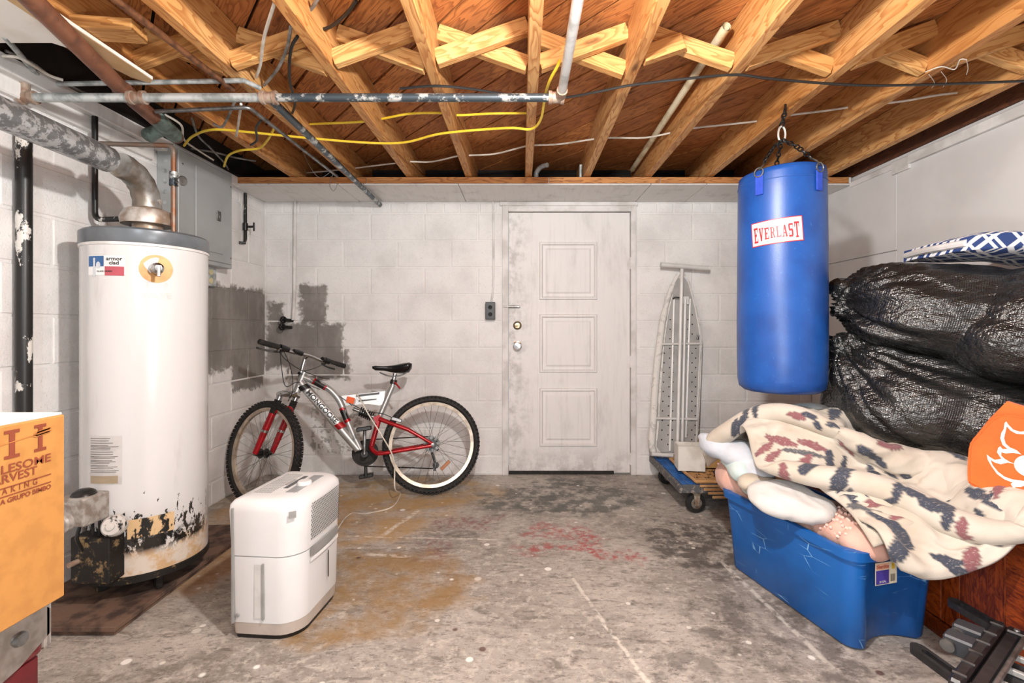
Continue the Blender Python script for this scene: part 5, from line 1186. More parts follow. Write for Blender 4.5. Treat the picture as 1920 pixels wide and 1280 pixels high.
# floral comforter: a crumpled sheet let down by relaxation over the bedding pile, the tote and the chest edge
import numpy as np
def pile_h(x, y):
    def el(cx, cy, rx, ry, b, h, rot=0):
        c, s_ = math.cos(rot), math.sin(rot); u = ((x-cx)*c+(y-cy)*s_)/rx; v = (-(x-cx)*s_+(y-cy)*c)/ry
        return np.where(u*u+v*v < 1, b+h*np.sqrt(np.clip(1-u*u-v*v, 0, 1)), 0)
    sst = lambda a, lo, hi: (lambda t: t*t*(3-2*t))(np.clip((a-lo)/(hi-lo), 0, 1))
    H = np.maximum.reduce([el(1.20, 2.10, .34, .30, .34, .385), el(1.28, 1.83, .27, .33, .30, .23), el(1.0, 2.25, .15, .13, .40, .17), el(1.42, 1.70, .14, .35, .25, .22), el(1.30, 1.66, .20, .16, .20, .19)])
    tx = (x-TA.x)*tl.x+(y-TA.y)*tl.y; ty_ = (x-TA.x)*tw_.x+(y-TA.y)*tw_.y
    ins = sst(tx, -.05, -.02)*sst(-tx, -TL-.05, -TL-.02)*sst(ty_, -.05, -.02)*sst(-ty_, -TWD-.05, -TWD-.02)
    H = np.maximum(H, ins*.372)
    ch = sst(x, CXL-.035, CXL-.005)*sst(y, CY0-.03, CY0)
    return np.maximum(H, ch*(CZT+.012))
CXL, CY0, CY1, CZT = 1.505, 1.02, 2.55, .57
def comforter_grid(corners, nu=64, nv=94, h=.0135, seed=2, steps=190, its=9, amp=1.0, lift=.0):
    FL, FR, NL, NR = [np.array(q) for q in corners]
    U, Vv = np.meshgrid(np.linspace(0, 1, nu), np.linspace(0, 1, nv)); P = np.zeros((nv, nu, 3))
    xy = (FL*(1-U[..., None])+FR*U[..., None])*(1-Vv[..., None])+(NL*(1-U[..., None])+NR*U[..., None])*Vv[..., None]
    P[..., :2] = xy
    nz = np.array([[noise.noise(V((i*.20+j*.05+seed, j*.07-i*.05, 3.1)))*.11*amp+noise.noise(V((i*.10, j*.12+seed, 7.7)))*.07*amp for i in range(nu)] for j in range(nv)])
    P[..., 2] = pile_h(P[..., 0], P[..., 1])+.06+lift+np.abs(nz)
    sg = np.array([[[noise.noise(V((i*.1, j*.1, 20+seed))), noise.noise(V((i*.1, j*.1, 40+seed))), 0] for i in range(nu)] for j in range(nv)]); P += sg*.03
    Q = P.copy(); vel = np.zeros_like(P)
    cons = []
    for d, k in ((1, 1.0), (4, .55), (8, .12)):
        for ax in (0, 1):
            n_ = P.shape[ax]
            for par in range(2*d):
                i = np.arange(par, n_-d, 2*d) if d == 1 else None
                if d == 1: a, b = i, i+1
                else:
                    a = np.array([q for q in range(n_-d) if (q//d) % 2 == par % 2 and par < 2]); b = a+d
                    if par >= 2: continue
                if len(a): cons.append((ax, a, b, h*d, k if d == 1 else k*.5))
    def solve(P):
        for ax, a, b, r, k in cons:
            A = P.take(a, ax); Bq = P.take(b, ax); D = Bq-A; L_ = np.linalg.norm(D, axis=2, keepdims=True)+1e-9
            C = D*(.5*k*(L_-r)/L_)
            if r > h*1.5: C = np.where(L_ < r, C, 0)
            if ax == 0: P[a] += C; P[b] -= C
            else: P[:, a] += C; P[:, b] -= C
        for di in (1, -1):                                    # shear
            A = P[:-1, :-1] if di == 1 else P[:-1, 1:]; Bq = P[1:, 1:] if di == 1 else P[1:, :-1]
            D = Bq-A; L_ = np.linalg.norm(D, axis=2, keepdims=True)+1e-9; C = D*(.10*(L_-h*1.4142)/L_)
            if di == 1: P[:-1, :-1] += C; P[1:, 1:] -= C
            else: P[:-1, 1:] += C; P[1:, :-1] -= C
    for st in range(steps):
        vel *= .93; vel[..., 2] -= .00035; np.clip(vel, -.012, .012, vel); Q = P.copy(); P = P+vel
        for it in range(its):
            solve(P)
            Hh = pile_h(P[..., 0], P[..., 1])+.014; pen = P[..., 2] < Hh
            P[..., 2] = np.where(pen, np.minimum(Hh, P[..., 2]+.02), P[..., 2])
            rr_ = (P[..., 0]-BC[0])**2+(P[..., 1]-BC[1])**2; P[..., 2] = np.where(rr_ < .185**2, np.minimum(P[..., 2], .806), P[..., 2])
        P[pen, :2] = Q[pen, :2]+(P[pen, :2]-Q[pen, :2])*.06; vel = P-Q
    return P
def up2(P):
    def u1(A):
        B_ = np.concatenate([2*A[:1]-A[1:2], A, 2*A[-1:]-A[-2:-1]]); m = (-B_[:-3]+9*B_[1:-2]+9*B_[2:-1]-B_[3:])/16
        o_ = np.empty((2*len(A)-1,)+A.shape[1:]); o_[::2] = A; o_[1::2] = m; return o_
    return u1(u1(P).transpose(1, 0, 2)).transpose(1, 0, 2)
def make_cloth(name, G0, parent=None):
    for _ in range(3): G0[1:-1, 1:-1] = .5*G0[1:-1, 1:-1]+.125*(G0[2:, 1:-1]+G0[:-2, 1:-1]+G0[1:-1, 2:]+G0[1:-1, :-2])
    GP = up2(G0); gv_, gu_ = GP.shape[:2]
    du = np.gradient(GP, axis=1); dv_ = np.gradient(GP, axis=0); NN = np.cross(du, dv_); NN /= np.linalg.norm(NN, axis=2, keepdims=True)+1e-9
    if NN[..., 2].mean() < 0: NN = -NN
    for _ in range(4): NN[1:-1, 1:-1] = (NN[1:-1, 1:-1]+NN[2:, 1:-1]+NN[:-2, 1:-1]+NN[1:-1, 2:]+NN[1:-1, :-2])/5
    uu, vv_ = np.meshgrid(np.arange(gu_), np.arange(gv_)); edge = np.minimum.reduce([uu, vv_, gu_-1-uu, gv_-1-vv_]); th_ = .011*np.clip(edge/4., .12, 1)**.5
    def wr(i, j):
        w_ = noise.noise(V((i*.03, j*.03, 2.2)))*2.0; a_ = noise.noise(V((i*.035+j*.02, (j*.11-i*.05)+w_, 5.5))); b_ = noise.noise(V((i*.10-j*.03, j*.06+w_*.5, 8.5))); c_ = noise.noise(V((i*.12, j*.3+w_, 1.5)))
        return .012*(1-2.2*abs(a_))+.008*(1-2.2*abs(b_))+.004*c_
    puff = np.array([[wr(i, j) for i in range(gu_)] for j in range(gv_)])
    top = GP+NN*(th_+puff*np.clip(edge/4., 0, 1))[..., None]; bot = GP-NN*th_[..., None]
    vts = [tuple(x) for x in top.reshape(-1, 3)]+[tuple(x) for x in bot.reshape(-1, 3)]; nn = gu_*gv_; fcs = []
    for j in range(gv_-1):
        for i in range(gu_-1):
            a = j*gu_+i; fcs.append((a, a+1, a+gu_+1, a+gu_)); fcs.append((nn+a, nn+a+gu_, nn+a+gu_+1, nn+a+1))
    bd = [j*gu_ for j in range(gv_)]+[(gv_-1)*gu_+i for i in range(1, gu_)]+[j*gu_+gu_-1 for j in range(gv_-2, -1, -1)]+[i for i in range(gu_-2, 0, -1)]
    for k in range(len(bd)): a, b = bd[k], bd[(k+1) % len(bd)]; fcs.append((a, nn+a, nn+b, b))
    cmb = MB(); cmb.v = [V(x) for x in vts]; cmb.f = fcs
    return cmb.build(name, None, parent, True, 180), vts, fcs, uu, vv_, nn, gu_, gv_
cm, vts, fcs, uu, vv_, nn, gu_, gv_ = make_cloth('floral_comforter', comforter_grid(((.98, 2.34), (1.46, 2.26), (1.30, 1.63), (1.66, 1.49)), seed=5))
tag(cm, 'cream floral comforter heaped on tote under the punching bag', 'comforter')
bv = BVHTree.FromPolygons(vts, fcs)
def hituv(px, py_):
    d_ = V(((px-CX)/F, 1, (CY-py_)/F)).normalized(); h_ = bv.ray_cast(V((0, 0, CZ)), d_)
    if h_[0] is None: return None
    q = fcs[h_[2]][0] % nn; return np.array((q % gu_, q//gu_), float), h_[1]
NAVY, MAR, GREY_ = lin('#2b3446'), lin('#7d4a50'), lin('#4c4f55')
s6 = lambda x, y: (1280+x/2.909, 700+y/2.909)
leaves = [((330, 235), (325, 390), 46, NAVY), ((300, 250), (282, 335), 40, NAVY), ((355, 235), (365, 320), 36, NAVY), ((400, 240), (412, 335), 34, NAVY), ((650, 530), (945, 700), 66, NAVY), ((815, 440), (1000, 670), 56, NAVY), ((890, 460), (1045, 690), 36, NAVY),
    ((1035, 515), (1125, 700), 56, NAVY), ((1195, 600), (1160, 710), 30, NAVY), ((965, 410), (1110, 520), 34, NAVY), ((1120, 540), (1170, 575), 26, NAVY), ((1200, 550), (1275, 595), 34, NAVY), ((1205, 625), (1330, 680), 32, NAVY), ((1300, 590), (1460, 690), 36, NAVY),
    ((1310, 705), (1475, 730), 56, NAVY), ((1465, 745), (1530, 745), 38, NAVY), ((860, 850), (925, 745), 58, NAVY), ((935, 850), (1000, 930), 46, NAVY), ((1075, 935), (1240, 1055), 58, NAVY), ((1560, 625), (1670, 670), 40, NAVY), ((1640, 700), (1720, 720), 22, NAVY), ((1600, 740), (1700, 800), 18, NAVY),
    ((1290, 1160), (1370, 1190), 34, NAVY), ((1480, 1000), (1350, 990), 26, NAVY), ((1530, 950), (1560, 1000), 22, NAVY), ((280, 150), (400, 130), 16, NAVY), ((420, 165), (560, 125), 18, NAVY), ((660, 215), (740, 245), 26, NAVY), ((735, 260), (760, 310), 22, NAVY), ((800, 290), (850, 330), 26, NAVY), ((330, 470), (400, 520), 18, NAVY),
    ((920, 720), (1030, 745), 36, GREY_), ((700, 715), (860, 775), 10, GREY_), ((990, 800), (1120, 880), 9, GREY_), ((1230, 850), (1330, 960), 9, GREY_), ((550, 420), (800, 470), 8, GREY_), ((1690, 640), (1760, 700), 16, NAVY),
    ((410, 440), (485, 390), 46, MAR), ((465, 350), (625, 395), 42, MAR), ((465, 475), (530, 425), 40, MAR), ((645, 365), (780, 415), 42, MAR), ((550, 505), (705, 455), 52, MAR), ((585, 225), (675, 255), 28, MAR), ((865, 375), (935, 455), 30, MAR), ((1085, 385), (1190, 395), 38, MAR), ((1540, 790), (1575, 730), 34, MAR), ((612, 655), (650, 672), 26, MAR), ((1140, 920), (1220, 920), 26, MAR), ((1140, 790), (1220, 785), 16, MAR), ((1560, 890), (1585, 910), 22, MAR)]
uvx = np.stack([uu, vv_], -1).reshape(-1, 2).astype(float); pcol = np.zeros((2*nn, 4)); cell = .0135/2
jit = np.array([noise.noise(V((q[0]*.25, q[1]*.25, 9)))*.28 for q in uvx])
def leaf(ca_, cb_, hw, c):
    d_ = cb_-ca_; L2 = max(1e-6, (d_*d_).sum()); t = np.clip(((uvx-ca_)*d_).sum(1)/L2, 0, 1); r = np.linalg.norm(uvx-(ca_+t[:, None]*d_), axis=1)
    w_ = hw*(.30+.70*np.sin(np.pi*(.10+.82*t)))*(1+jit); m = r < w_
    for o_ in (0, nn): pcol[o_:o_+nn][m] = (*c, 1)
for a, b, w_, c in leaves:
    pa, pb = hituv(*s6(*a)), hituv(*s6(*b))
    if pa is None or pb is None: continue
    depth = 1.9; pxm = F/depth; want = math.hypot(a[0]-b[0], a[1]-b[1])/2.909/pxm/cell*1.15; d_ = pb[0]-pa[0]; l_ = np.linalg.norm(d_)
    if l_ < 1: d_ = np.array((1., .5)); l_ = 1.1
    if l_ > 1.8*want or l_ < .5*want: d_ = d_/l_*want
    leaf(pa[0], pa[0]+d_, max(1.6, .5*w_/2.909/pxm/cell*1.1), c)
rng = random.Random(4)
for k in range(26):                                       # print goes on over the parts turned away
    c0_ = np.array((rng.uniform(0, gu_), rng.uniform(0, gv_)))
    if pcol[:nn][np.linalg.norm(uvx-c0_, axis=1) < 13, 3].any(): continue
    a_ = rng.uniform(0, 6.28); l_ = rng.uniform(6, 18); leaf(c0_, c0_+l_*np.array((math.cos(a_), math.sin(a_))), rng.uniform(2, 4.5), NAVY if rng.random() < .65 else MAR)
me = cm.data; ca = me.color_attributes.new('print', 'FLOAT_COLOR', 'POINT'); ca.data.foreach_set('color', pcol.ravel().astype(np.float32))
me.materials.append(cloth_mat('comforter_cloth', '#c6beb2', '#b8ad9d', True))
fo_ = make_cloth('lower_fold', comforter_grid(((1.20, 1.76), (1.60, 1.70), (1.24, 1.56), (1.60, 1.40)), 44, 32, .0135, 9, 150, 8, .9, -.05), cm)
fl2, uv2, n2, g2u, g2v = fo_[0], np.stack([fo_[3], fo_[4]], -1).reshape(-1, 2).astype(float), fo_[5], fo_[6], fo_[7]; me2 = fl2.data
pc2 = np.zeros((2*n2, 4)); rng = random.Random(8)
for k in range(11):
    p0_ = np.array((rng.uniform(4, g2u-4), rng.uniform(g2v*.35, g2v-4))); a_ = rng.uniform(0, 6.28); l_ = rng.uniform(8, 20); d_ = l_*np.array((math.cos(a_), math.sin(a_))); hw = rng.uniform(2.2, 5); c = NAVY if rng.random() < .7 else MAR
    t = np.clip(((uv2-p0_)*d_).sum(1)/(l_*l_), 0, 1); m = np.linalg.norm(uv2-(p0_+t[:, None]*d_), axis=1) < hw*(.3+.7*np.sin(np.pi*(.1+.82*t)))
    for o_ in (0, n2): pc2[o_:o_+n2][m] = (*c, 1)
c2_ = me2.color_attributes.new('print', 'FLOAT_COLOR', 'POINT'); c2_.data.foreach_set('color', pc2.ravel().astype(np.float32))
me2.materials.append(me.materials[0])
# pale blue underside corner of the comforter seen at the top right
sh4 = lobes('blue_grey_sheet', [((1.36, 2.13, .735), (.13, .05, .022), -.35, 0), ((1.43, 2.09, .695), (.10, .04, .02), -.5, 0), ((1.30, 2.17, .75), (.08, .05, .02), 0, 0)], cloth_mat('blue_grey_cloth', '#cfd6d3', '#b7c4c3'), .008, 6, folds(18, .004, .2, 3, 12)); tag(sh4, 'pale blue grey sheet edge lying atop the floral comforter', 'sheet')

# ================================================================== CHEST, BLACK BAGS, PILLOW, ORANGE BAG
def burl():
    t = NT('burl_veneer'); o = t.coord('Object'); r = t.rnd(); p = t.n('ShaderNodeVectorMath', _operation='ADD', i0=o, i1=t.n('ShaderNodeCombineXYZ', X=t.math('MULTIPLY', r, 9.0)).outputs[0]).outputs[0]
    a = t.noise(t.map(p, scale=(1, 3, 3)), 14, 6, .7, 1.5); b = t.noise(t.map(p, scale=(1, 30, 30)), 5, 3)
    c = t.mix(t.sm(a, .35, .65), lin('#8f4014'), lin('#5a230c')); c = t.mix(t.math('MULTIPLY', t.sm(b, .5, .7), .5), c, lin('#3a1407')); c = t.mix(t.math('MULTIPLY', t.sm(r, .3, .9), .5), c, lin('#431a0b'))
    return t.out(c, .25, 0, a, .06, .003)
MW['chest'] = burl()
cs_ = thing('wooden_chest', (1.84, 1.8, 0), 'glossy reddish brown wooden chest along the right wall', 'chest')
MB().box((CXL+.01, CY0+.01, .03), (XR-.02, CY1, CZT-.03), .002).build('carcass', MW['chest'], cs_, False)
MB().box((CXL-.02, CY0-.02, CZT-.03), (XR-.015, CY1+.01, CZT), .008, 2).build('top', MW['chest'], cs_, False)
MB().box((CXL-.004, CY0-.005, 0), (XR-.02, CY1, .06), .004).build('plinth', MW['chest'], cs_, False)
yy = CY0+.015; i = 0
while yy < CY1-.05:                                    # veneer strips, grain upright and lying in turn
    w_ = .155 if i % 2 == 0 else .075; y2 = min(yy+w_, CY1)
    board('veneer_panel', (CXL+.006, (yy+y2)/2, .065), (CXL+.006, (yy+y2)/2, CZT-.035), y2-yy-.001, .009, (1, 0, 0), MW['chest'], cs_, .001) if i % 3 else board('veneer_panel', (CXL+.006, yy, .3), (CXL+.006, y2-.001, .3), CZT-.10, .009, (1, 0, 0), MW['chest'], cs_, .001)
    yy = y2; i += 1
def poly_mat():
    t = NT('black_bag_plastic'); p = t.pos(); o = t.coord('Object')
    q = t.map(o, rot=(.2, .5, .6)); s = t.sep(q)
    a = t.math('SINE', t.math('MULTIPLY', t.math('ADD', s[0], s[2]), 330.0)); b = t.math('SINE', t.math('MULTIPLY', t.math('SUBTRACT', s[0], s[2]), 330.0))
    net = t.math('MAXIMUM', t.math('POWER', t.math('ABSOLUTE', a), 8.0), t.math('POWER', t.math('ABSOLUTE', b), 8.0))
    cr_ = t.noise(t.map(o, rot=(0, .35, .25), scale=(.9, 5, 6)), 5, 3, .5, .35); c2_ = t.noise(t.map(o, rot=(.2, .6, .1), scale=(1.5, 9, 12)), 7, 2, .5, .2)
    h = t.math('ADD', t.math('ADD', cr_, t.math('MULTIPLY', c2_, .5)), t.math('MULTIPLY', net, .045))
    return t.out(t.mix(t.sm(cr_, .3, .7), lin('#161616'), lin('#202020')), t.sm(c2_, .3, .7, .22, .34), 0, h, .55, .022, Specular_IOR_Level=.9)
M_POLY = poly_mat()
def bag_disp(kn, axis, seed):
    kn = V(kn); axis = V(axis).normalized(); e1 = axis.orthogonal().normalized(); e2 = axis.cross(e1)
    def f(p, n_):
        d_ = p-kn; x = d_.dot(axis); a = math.atan2(d_.dot(e2), d_.dot(e1)); near = math.exp(-max(0, x)/.22)
        pl = noise.noise(V((a*4.5+seed, x*2.0, seed)))*.022*near*3+math.sin(a*17+2*noise.noise(V((a*3, x*3, seed))))*.006*near
        return pl+.026*noise.noise(V((p.x*3.5+seed, p.y*3.5, p.z*5)))+.009*(1-abs(noise.noise(V((p.x*2.5+p.z*5, p.y*3, p.z*13+p.x*5+seed))))*2)
    return f
kn1 = V((1.41, 2.10, 1.21))
b1 = lobes('garbage_bag', [((1.74, 1.98, 1.17), (.34, .30, .20), -.25, 0), ((1.60, 2.05, 1.20), (.20, .2, .165), -.2, 0), ((1.49, 2.09, 1.21), (.10, .10, .09), 0, 0), ((1.43, 2.11, 1.22), (.05, .05, .05), 0, 0), ((1.88, 1.80, 1.10), (.27, .34, .23), 0, 0), ((1.80, 1.72, 1.06), (.2, .2, .17), 0, 0), ((1.415, 2.11, 1.26), (.03, .035, .045), .4, 0), ((1.40, 2.11, 1.19), (.03, .03, .04), .4, 0)], M_POLY, .011, 10, bag_disp(kn1, (1, -.3, -.1), 3))
tag(b1, 'upper black garbage bag with its tied neck toward punching bag', 'garbage bag', 'black garbage bags on the chest')
kn2 = V((1.38, 2.12, 1.05))
b2 = lobes('garbage_bag', [((1.66, 2.02, .80), (.30, .30, .22), -.15, 0), ((1.52, 2.08, .90), (.16, .2, .15), 0, 0), ((1.75, 1.86, .76), (.20, .22, .175), 0, 0), ((1.48, 2.12, .76), (.10, .2, .17), 0, 0), ((1.45, 2.14, 1.02), (.07, .07, .05), 0, 0)], M_POLY, .011, 10, bag_disp(kn2, (.8, -.3, -.6), 8), squash=lambda p: V((p.x, p.y, max(p.z, .585 if p.x > 1.48 else .3))))
tag(b2, 'lower black garbage bag bulging above the comforter', 'garbage bag', 'black garbage bags on the chest')
b3 = lobes('garbage_bag', [((2.0, 1.72, .76), (.15, .3, .17), 0, 0), ((1.90, 1.68, .85), (.09, .12, .08), 0, 0)], M_POLY, .012, 8, bag_disp((1.8, 1.6, .9), (1, 0, -.3), 5), squash=lambda p: V((min(p.x, 2.17), p.y, max(p.z, .585))))
tag(b3, 'small black garbage bag mostly hidden behind orange bag', 'garbage bag', 'black garbage bags on the chest')
def pil_mat():
    t = NT('lattice_print'); o = t.coord('Object'); s = t.sep(t.map(o, rot=(0, 0, .3)))
    u, v = t.math('MULTIPLY', s[0], 8.0), t.math('MULTIPLY', s[1], 8.0)
    def ln(x, off): return t.sm(t.math('ABSOLUTE', t.math('SUBTRACT', t.math('FRACT', t.math('ADD', x, off)), .5)), .085, .06)
    zz_ = t.math('MULTIPLY', s[2], 8.0); d1_ = t.math('ADD', t.math('ADD', u, v), zz_); d2_ = t.math('SUBTRACT', t.math('SUBTRACT', u, v), zz_); m = t.math('MAXIMUM', t.math('MAXIMUM', ln(d1_, 0), ln(d1_, .28)), t.math('MAXIMUM', ln(d2_, .1), ln(d2_, .42)))
    return t.out(t.mix(m, lin('#2b4279'), lin('#e3e3e4')), .85, 0, t.noise(o, 300, 2), .2, .003)
mp = Matrix.Translation((1.93, 1.93, 1.432)) @ Matrix.Rotation(-.12, 4, 'Z') @ Matrix.Rotation(.05, 4, 'Y')
bm = bmesh.new(); bmesh.ops.create_cube(bm, size=1)
for v in bm.verts: v.co = V((v.co.x*.50, v.co.y*.36, v.co.z*.085))
bmesh.ops.subdivide_edges(bm, edges=bm.edges[:], cuts=9, use_grid_fill=True)
for v in bm.verts:
    e_ = max(abs(v.co.x)/.25, abs(v.co.y)/.18); v.co.z *= .6+.4*math.sqrt(max(0, 1-e_**3)); v.co.z += .008*noise.noise(v.co*9)-.015*(v.co.x/.25)**2
pl_ = MB().bm(bm, mp).build('patterned_pillow', pil_mat(), None, True, 80); tag(pl_, 'navy pillow with white lattice print on top bag', 'pillow')
MB().tube(cr([mp @ V((-.25, .16, -.014)), mp @ V((-.258, .05, -.012)), mp @ V((-.256, -.06, -.014)), mp @ V((-.25, -.17, -.016))], 4), .014, 8).build('hem', M_WHITE, pl_)
# orange bag with a flaming sun, standing on the chest
ON = V((-.78, -.62, .08)).normalized(); OP = V((1.56, 1.45, .6))
def O(px, py_, off=0): return pplane(px, py_, OP+ON*off, ON)
M_OR = cloth_mat('orange_cloth', '#f0641a', '#e5570f', weave=900, rough=.7)
ol = [(1816, 905), (1815, 880), (1818, 835), (1822, 826), (1855, 785), (1888, 752), (1920, 762), (1990, 775), (1995, 990), (1920, 953), (1880, 940), (1835, 915)]
ob_ = thing('orange_bag', O(1900, 950), 'bright orange cloth bag with white flame print on chest', 'bag')
MB().prism([O(*q) for q in ol], -ON, .05).build('back_panel', M_OR, ob_, False)
fp = [(1816, 905), (1815, 880), (1818, 835), (1822, 826), (1858, 786), (1878, 776), (1890, 776), (1990, 790), (1995, 990), (1920, 953), (1880, 940), (1835, 915)]
bm = bmesh.new(); vs = [bm.verts.new(O(*q, .0)) for q in fp]; fc_ = bm.faces.new(vs); ex = bmesh.ops.extrude_face_region(bm, geom=[fc_]); 
for v in [g for g in ex['geom'] if isinstance(g, bmesh.types.BMVert)]: v.co += ON*.02
bmesh.ops.bevel(bm, geom=[e for e in bm.edges], offset=.008, segments=3, affect='EDGES'); MB().bm(bm).build('front_panel', M_OR, ob_, False)
s4 = lambda x, y: (1780+x*140/689, 740+y*260/1280)
M_FL = pm('flame_white', '#efe9e2', .7)
for k, pl2 in enumerate(([(525, 245), (545, 275), (590, 320), (650, 340), (720, 335), (720, 365), (620, 360), (565, 330), (530, 290), (515, 355), (505, 400), (520, 450), (560, 485), (620, 510), (665, 550), (590, 535), (520, 540), (480, 530), (478, 560), (510, 590), (560, 620), (610, 638), (540, 625), (475, 640), (420, 625), (380, 600), (400, 650), (450, 710), (510, 755), (580, 780), (660, 790), (720, 800), (720, 830), (660, 850), (600, 850), (640, 880), (720, 905), (720, 925), (640, 900), (590, 860), (565, 820), (585, 810), (510, 780), (440, 730), (390, 660), (355, 600), (345, 548), (375, 575), (420, 600), (480, 590), (440, 530), (450, 490), (470, 475), (490, 500), (540, 500), (490, 460), (470, 400), (480, 350), (500, 320), (510, 260)],)):
    mb = MB(); mb.add([O(*s4(*q), .0215) for q in pl2], [tuple(range(len(pl2)))]); me_ = mb
    bm = bmesh.new(); vv = [bm.verts.new(p) for p in mb.v]; bm.faces.new(vv); bmesh.ops.triangulate(bm, faces=bm.faces[:]); MB().bm(bm).build('flame_print', M_FL, ob_, False)
mb = MB(); cc = O(*s4(740, 660), .0215); e1 = V((0, 0, 1)); e2 = ON.cross(e1).normalized(); e1 = e2.cross(ON)
mb.add([cc+e1*.033*math.cos(a)+e2*.033*math.sin(a) for a in [6.283*k/24 for k in range(24)]], [tuple(range(24))]); mb.build('sun_print', M_FL, ob_, False)

# ================================================================== TV MOUNT ON THE FLOOR
tv = thing('tv_wall_mount', (1.32, 1.30, 0), 'black folding metal screen mount on floor by the chest', 'screen mount')
M_MB = pm('mount_black', '#1c1c1e', .38, .3, c2='#26262a', scale=60)
Zt = .30
c0, c1_ = pz(1862, 1158, Zt), pz(1776, 1268, Zt); ax = (c1_-c0).normalized(); L = (c1_-c0).length; pr_ = V((-ax.y, ax.x, 0)); pr_ = pr_ if pr_.x > 0 else -pr_
pr_ = (pz(1940, 1205, Zt)-c0); pr_ = (pr_-ax*pr_.dot(ax)).normalized()
MM = Matrix(((ax.x, pr_.x, 0, c0.x), (ax.y, pr_.y, 0, c0.y), (0, 0, 1, 0), (0, 0, 0, 1)))
def mbx(nm, lo, hi, bev=.004, mat=M_MB, par=tv): return MB().box(lo, hi, bev, mat=MM).build(nm, mat, par, False)
mbx('edge_bar', (-.0, 0, Zt-.04), (L, .028, Zt), .006)
for k in range(6): mbx('rib', (L*(k+.5)/6-.0015, .001, Zt-.001), (L*(k+.5)/6+.0015, .027, Zt+.003), 0, M_STEEL)
mbx('rail', (.0, .03, Zt-.03), (.032, .24, Zt-.004)); mbx('rail', (L-.032, .03, Zt-.03), (L, .24, Zt-.004)); mbx('face_plate', (.032, .03, Zt-.028), (L-.032, .06, Zt-.010)); mbx('face_plate', (.032, .19, Zt-.028), (L-.032, .24, Zt-.010))
for k in range(4): mbx('bar', (.045+k*(L-.09)/4, .062, Zt-.03), (.058+k*(L-.09)/4, .19, Zt-.016), .002, M_DG)
mbx('lever', (.03, .062, Zt-.012), (L-.04, .074, Zt-.004), .003, M_STEEL)
for a, b in ((.016, .05), (L-.016, .05), (.016, .2), (L-.016, .2)): MB().lathe([(.007, 0), (.006, .003), (0, .003)], MM @ V((a, b, Zt-.004)), (0, 0, 1), 10).build('bolt', M_STEEL, tv)
mbx('floor_plate', (.0, .02, 0), (L, .24, .02)); mbx('column', (L*.35, .06, .02), (L*.65, .16, Zt-.03))
def slot_arm(p, q, w_=.019):
    d_ = (q-p).normalized(); s_ = d_.cross(V((0, 0, 1))).normalized(); mb = MB(); outl = []
    for c, a0 in ((p, math.pi/2), (q, -math.pi/2)):
        for k in range(7): a = a0+math.pi*k/6; outl.append(c+(d_*math.cos(a)+s_*math.sin(a))*w_)
    inn_ = []
    for c, a0 in ((p+d_*.02, math.pi/2), (q-d_*.02, -math.pi/2)):
        for k in range(7): a = a0+math.pi*k/6; inn_.append(c+(d_*math.cos(a)+s_*math.sin(a))*w_*.42)
    dn = V((0, 0, .02)); mb.loft([outl, [x-dn for x in outl], [x-dn for x in inn_], inn_, outl], False); return mb.build('slotted_arm', M_MB, tv)
slot_arm(pz(1792, 1126, .275), pz(1872, 1172, .275)); slot_arm(pz(1722, 1212, .24), pz(1800, 1268, .24))
for a in (.05, .13): 
    hb_ = mbx('hinge_block', (a, -.065, Zt-.06), (a+.05, -.0, Zt-.012), .005, pm('hinge_grey', '#3a3d42', .45, .3)); MB().cyl(MM @ V((a-.012, -.052, Zt-.035)), MM @ V((a+.062, -.052, Zt-.035)), .016, seg=16).build('hinge_pin', M_STEEL, hb_)

# ================================================================== CARDBOARD BOX ON A TABLE
BX = -.765; Yf = BX*F/(122-CX); z1 = CZ-(772-CY)*Yf/F; z0 = CZ-(1116-CY)*Yf/F; Yn = Yf-.40
cb_ = thing('cardboard_box', (BX-.14, (Yf+Yn)/2, z0), 'brown cardboard bakery carton with dark brown print at left', 'box')
M_CARD = pm('carton_kraft', '#9c6b32', .7, c2='#92632d', scale=30, bump=.06); M_CARDW = pm('carton_white', '#e3ddd4', .7)
MB().box((BX-.28, Yn, z0), (BX, Yf, z1-.004), .002).build('carton', M_CARD, cb_, False)
MB().box((BX-.278, Yn+.002, z1-.004), (BX-.003, (Yn+Yf)/2-.001, z1), .001).build('top_flap', M_CARDW, cb_, False); MB().box((BX-.278, (Yn+Yf)/2+.001, z1-.004), (BX-.003, Yf-.002, z1), .001).build('top_flap', M_CARDW, cb_, False)
M_INK = pm('carton_ink', '#6f2f16', .7)
fo = V((BX, 0, 0)); FX, FY = V((0, 1, 0)), V((0, 0, 1))
def bp(px, py_): t = pX(px, py_, BX); return t.y, t.z
fl_ = flat((BX, 0, 0), FX, FY, .0008)
def btext(s, y_r, zc, size, bold, par=cb_, align='RIGHT', space=1.0, sx=.8):
    tm = textmesh(s, size, bold, align=align, space=space, sx=sx); mb = MB(); put(mb, tm, lambda x, y: fl_(x+y_r, y+zc)); return mb.build('printed_line', M_INK, par, False)
yr = bp(95, 860)[0]
def hline(pa, pb): 
    (a, b), (c, d) = bp(*pa), bp(*pb); mb = MB(); put(mb, rect2(c-.30, d-.0009, c, d+.0009), fl_); mb.build('printed_rule', M_INK, cb_, False)
zE = bp(95, 857)[1]; btext('WHOLESOME', yr, zE, .0178, .0003, sx=1.2)
zV = bp(69, 881)[1]; btext('HARVEST', bp(69, 881)[0], zV, .0180, .0003, sx=1.05)
hline((0, 915), (95, 888)); hline((0, 932), (95, 902.5))
btext('BAKING', bp(70, 902)[0], bp(70, 902)[1], .0125, .0002, space=1.9, sx=.85)
btext('A GRUPO BIMBO', yr, bp(95, 910)[1]-.001, .0100, .0003, sx=1.0)
ymark = bp(82, 822)
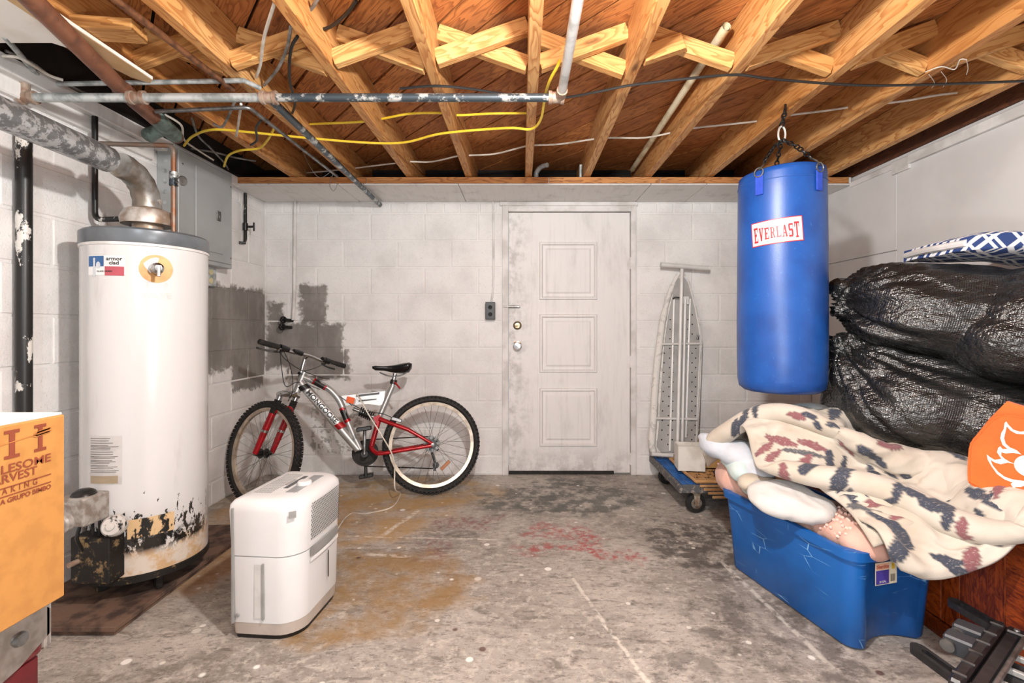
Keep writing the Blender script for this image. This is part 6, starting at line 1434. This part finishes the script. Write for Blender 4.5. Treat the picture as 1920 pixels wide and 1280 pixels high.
def slab(yc, zc, w_, h):
    a, b, c = w_*.19, w_/2, h/2; e = c-.005
    mb = MB(); put(mb, poly2([(yc-b, zc-c), (yc+b, zc-c), (yc+b, zc-e), (yc+a, zc-e), (yc+a, zc+e), (yc+b, zc+e), (yc+b, zc+c), (yc-b, zc+c), (yc-b, zc+e), (yc-a, zc+e), (yc-a, zc-e), (yc-b, zc-e)]), fl_); return mb
zt, zb_ = bp(75, 795)[1], bp(75, 845)[1]; h = zt-zb_; zc = (zt+zb_)/2
slab(bp(75, 820)[0], zc, .019, h).build('printed_letter', M_INK, cb_, False, stuff=False); slab(bp(22, 835)[0], zc, .022, h).build('printed_letter', M_INK, cb_, False)
wf = fl_; y0_ = bp(22, 835)[0]
mb = MB(); put(mb, stroke(y0_-.055, zc+h/2, y0_-.035, zc-h/2, .013), fl_); mb.build('printed_letter', M_INK, cb_, False)
wt = MB(); ya, yb_ = bp(30, 830)[0], bp(94, 806)[0]; za, zb2 = bp(30, 828)[1], bp(94, 806)[1]
f2_ = flat((BX, 0, 0), FX, FY, .0013); put(wt, stroke(y0_-.06, za-.004, yb_, zb2, .0012), f2_)
for k in range(9):
    t = .45+.05*k; c = (ya+(yb_-ya)*t, za+(zb2-za)*t)
    for s_ in (-1, 1): put(wt, poly2([c, (c[0]+.006, c[1]+s_*.0045+.002), (c[0]+.011, c[1]+s_*.002+.003)]), f2_)
wt.build('wheat_print', pm('wheat_ink', '#a8662f', .7), cb_, False)
# table under the carton
tb_ = thing('table_cabinet', (BX-.2, Yf-.3, 0), 'dark red table cabinet with chrome corner under the carton', 'table')
TX = BX-.035; ty1 = TX*F/(95-CX)
M_MAR = pm('maroon_laminate', '#5a0f16', .3, c2='#440b11')
MB().box((TX-.35, ty1-.9, 0), (TX-.012, ty1-.006, z0-.10), .004).build('cabinet', M_MAR, tb_, False)
MB().box((TX-.36, ty1-.9, z0-.10), (TX-.004, ty1-.004, z0-.001), .012, 3).build('top_rail', M_MAR, tb_, False)
ccp = []
for k in range(7): a = k*math.pi/12; ccp.append((math.cos(a), math.sin(a)))
cpz = z0-.008
pts = [V((TX, ty1-.02, cpz)), V((TX, ty1, cpz-.02)), V((TX, ty1, cpz-.06)), V((TX, ty1-.05, cpz-.085)), V((TX, ty1-.14, cpz-.105)), V((TX, ty1-.22, cpz-.105)), V((TX, ty1-.22, cpz))]
MB().prism(pts, (-1, 0, 0), .02).build('corner_cap', M_CHROME, tb_, False); MB().box((TX-.2, ty1-.012, cpz-.085), (TX, ty1+.004, cpz), .006, 2).build('corner_wrap', M_CHROME, tb_, False)
MB().lathe([(.012, 0), (.010, .005), (0, .006)], (TX, ty1-.05, cpz-.04), (1, 0, 0), 14).build('bolt', M_STEEL, tb_)
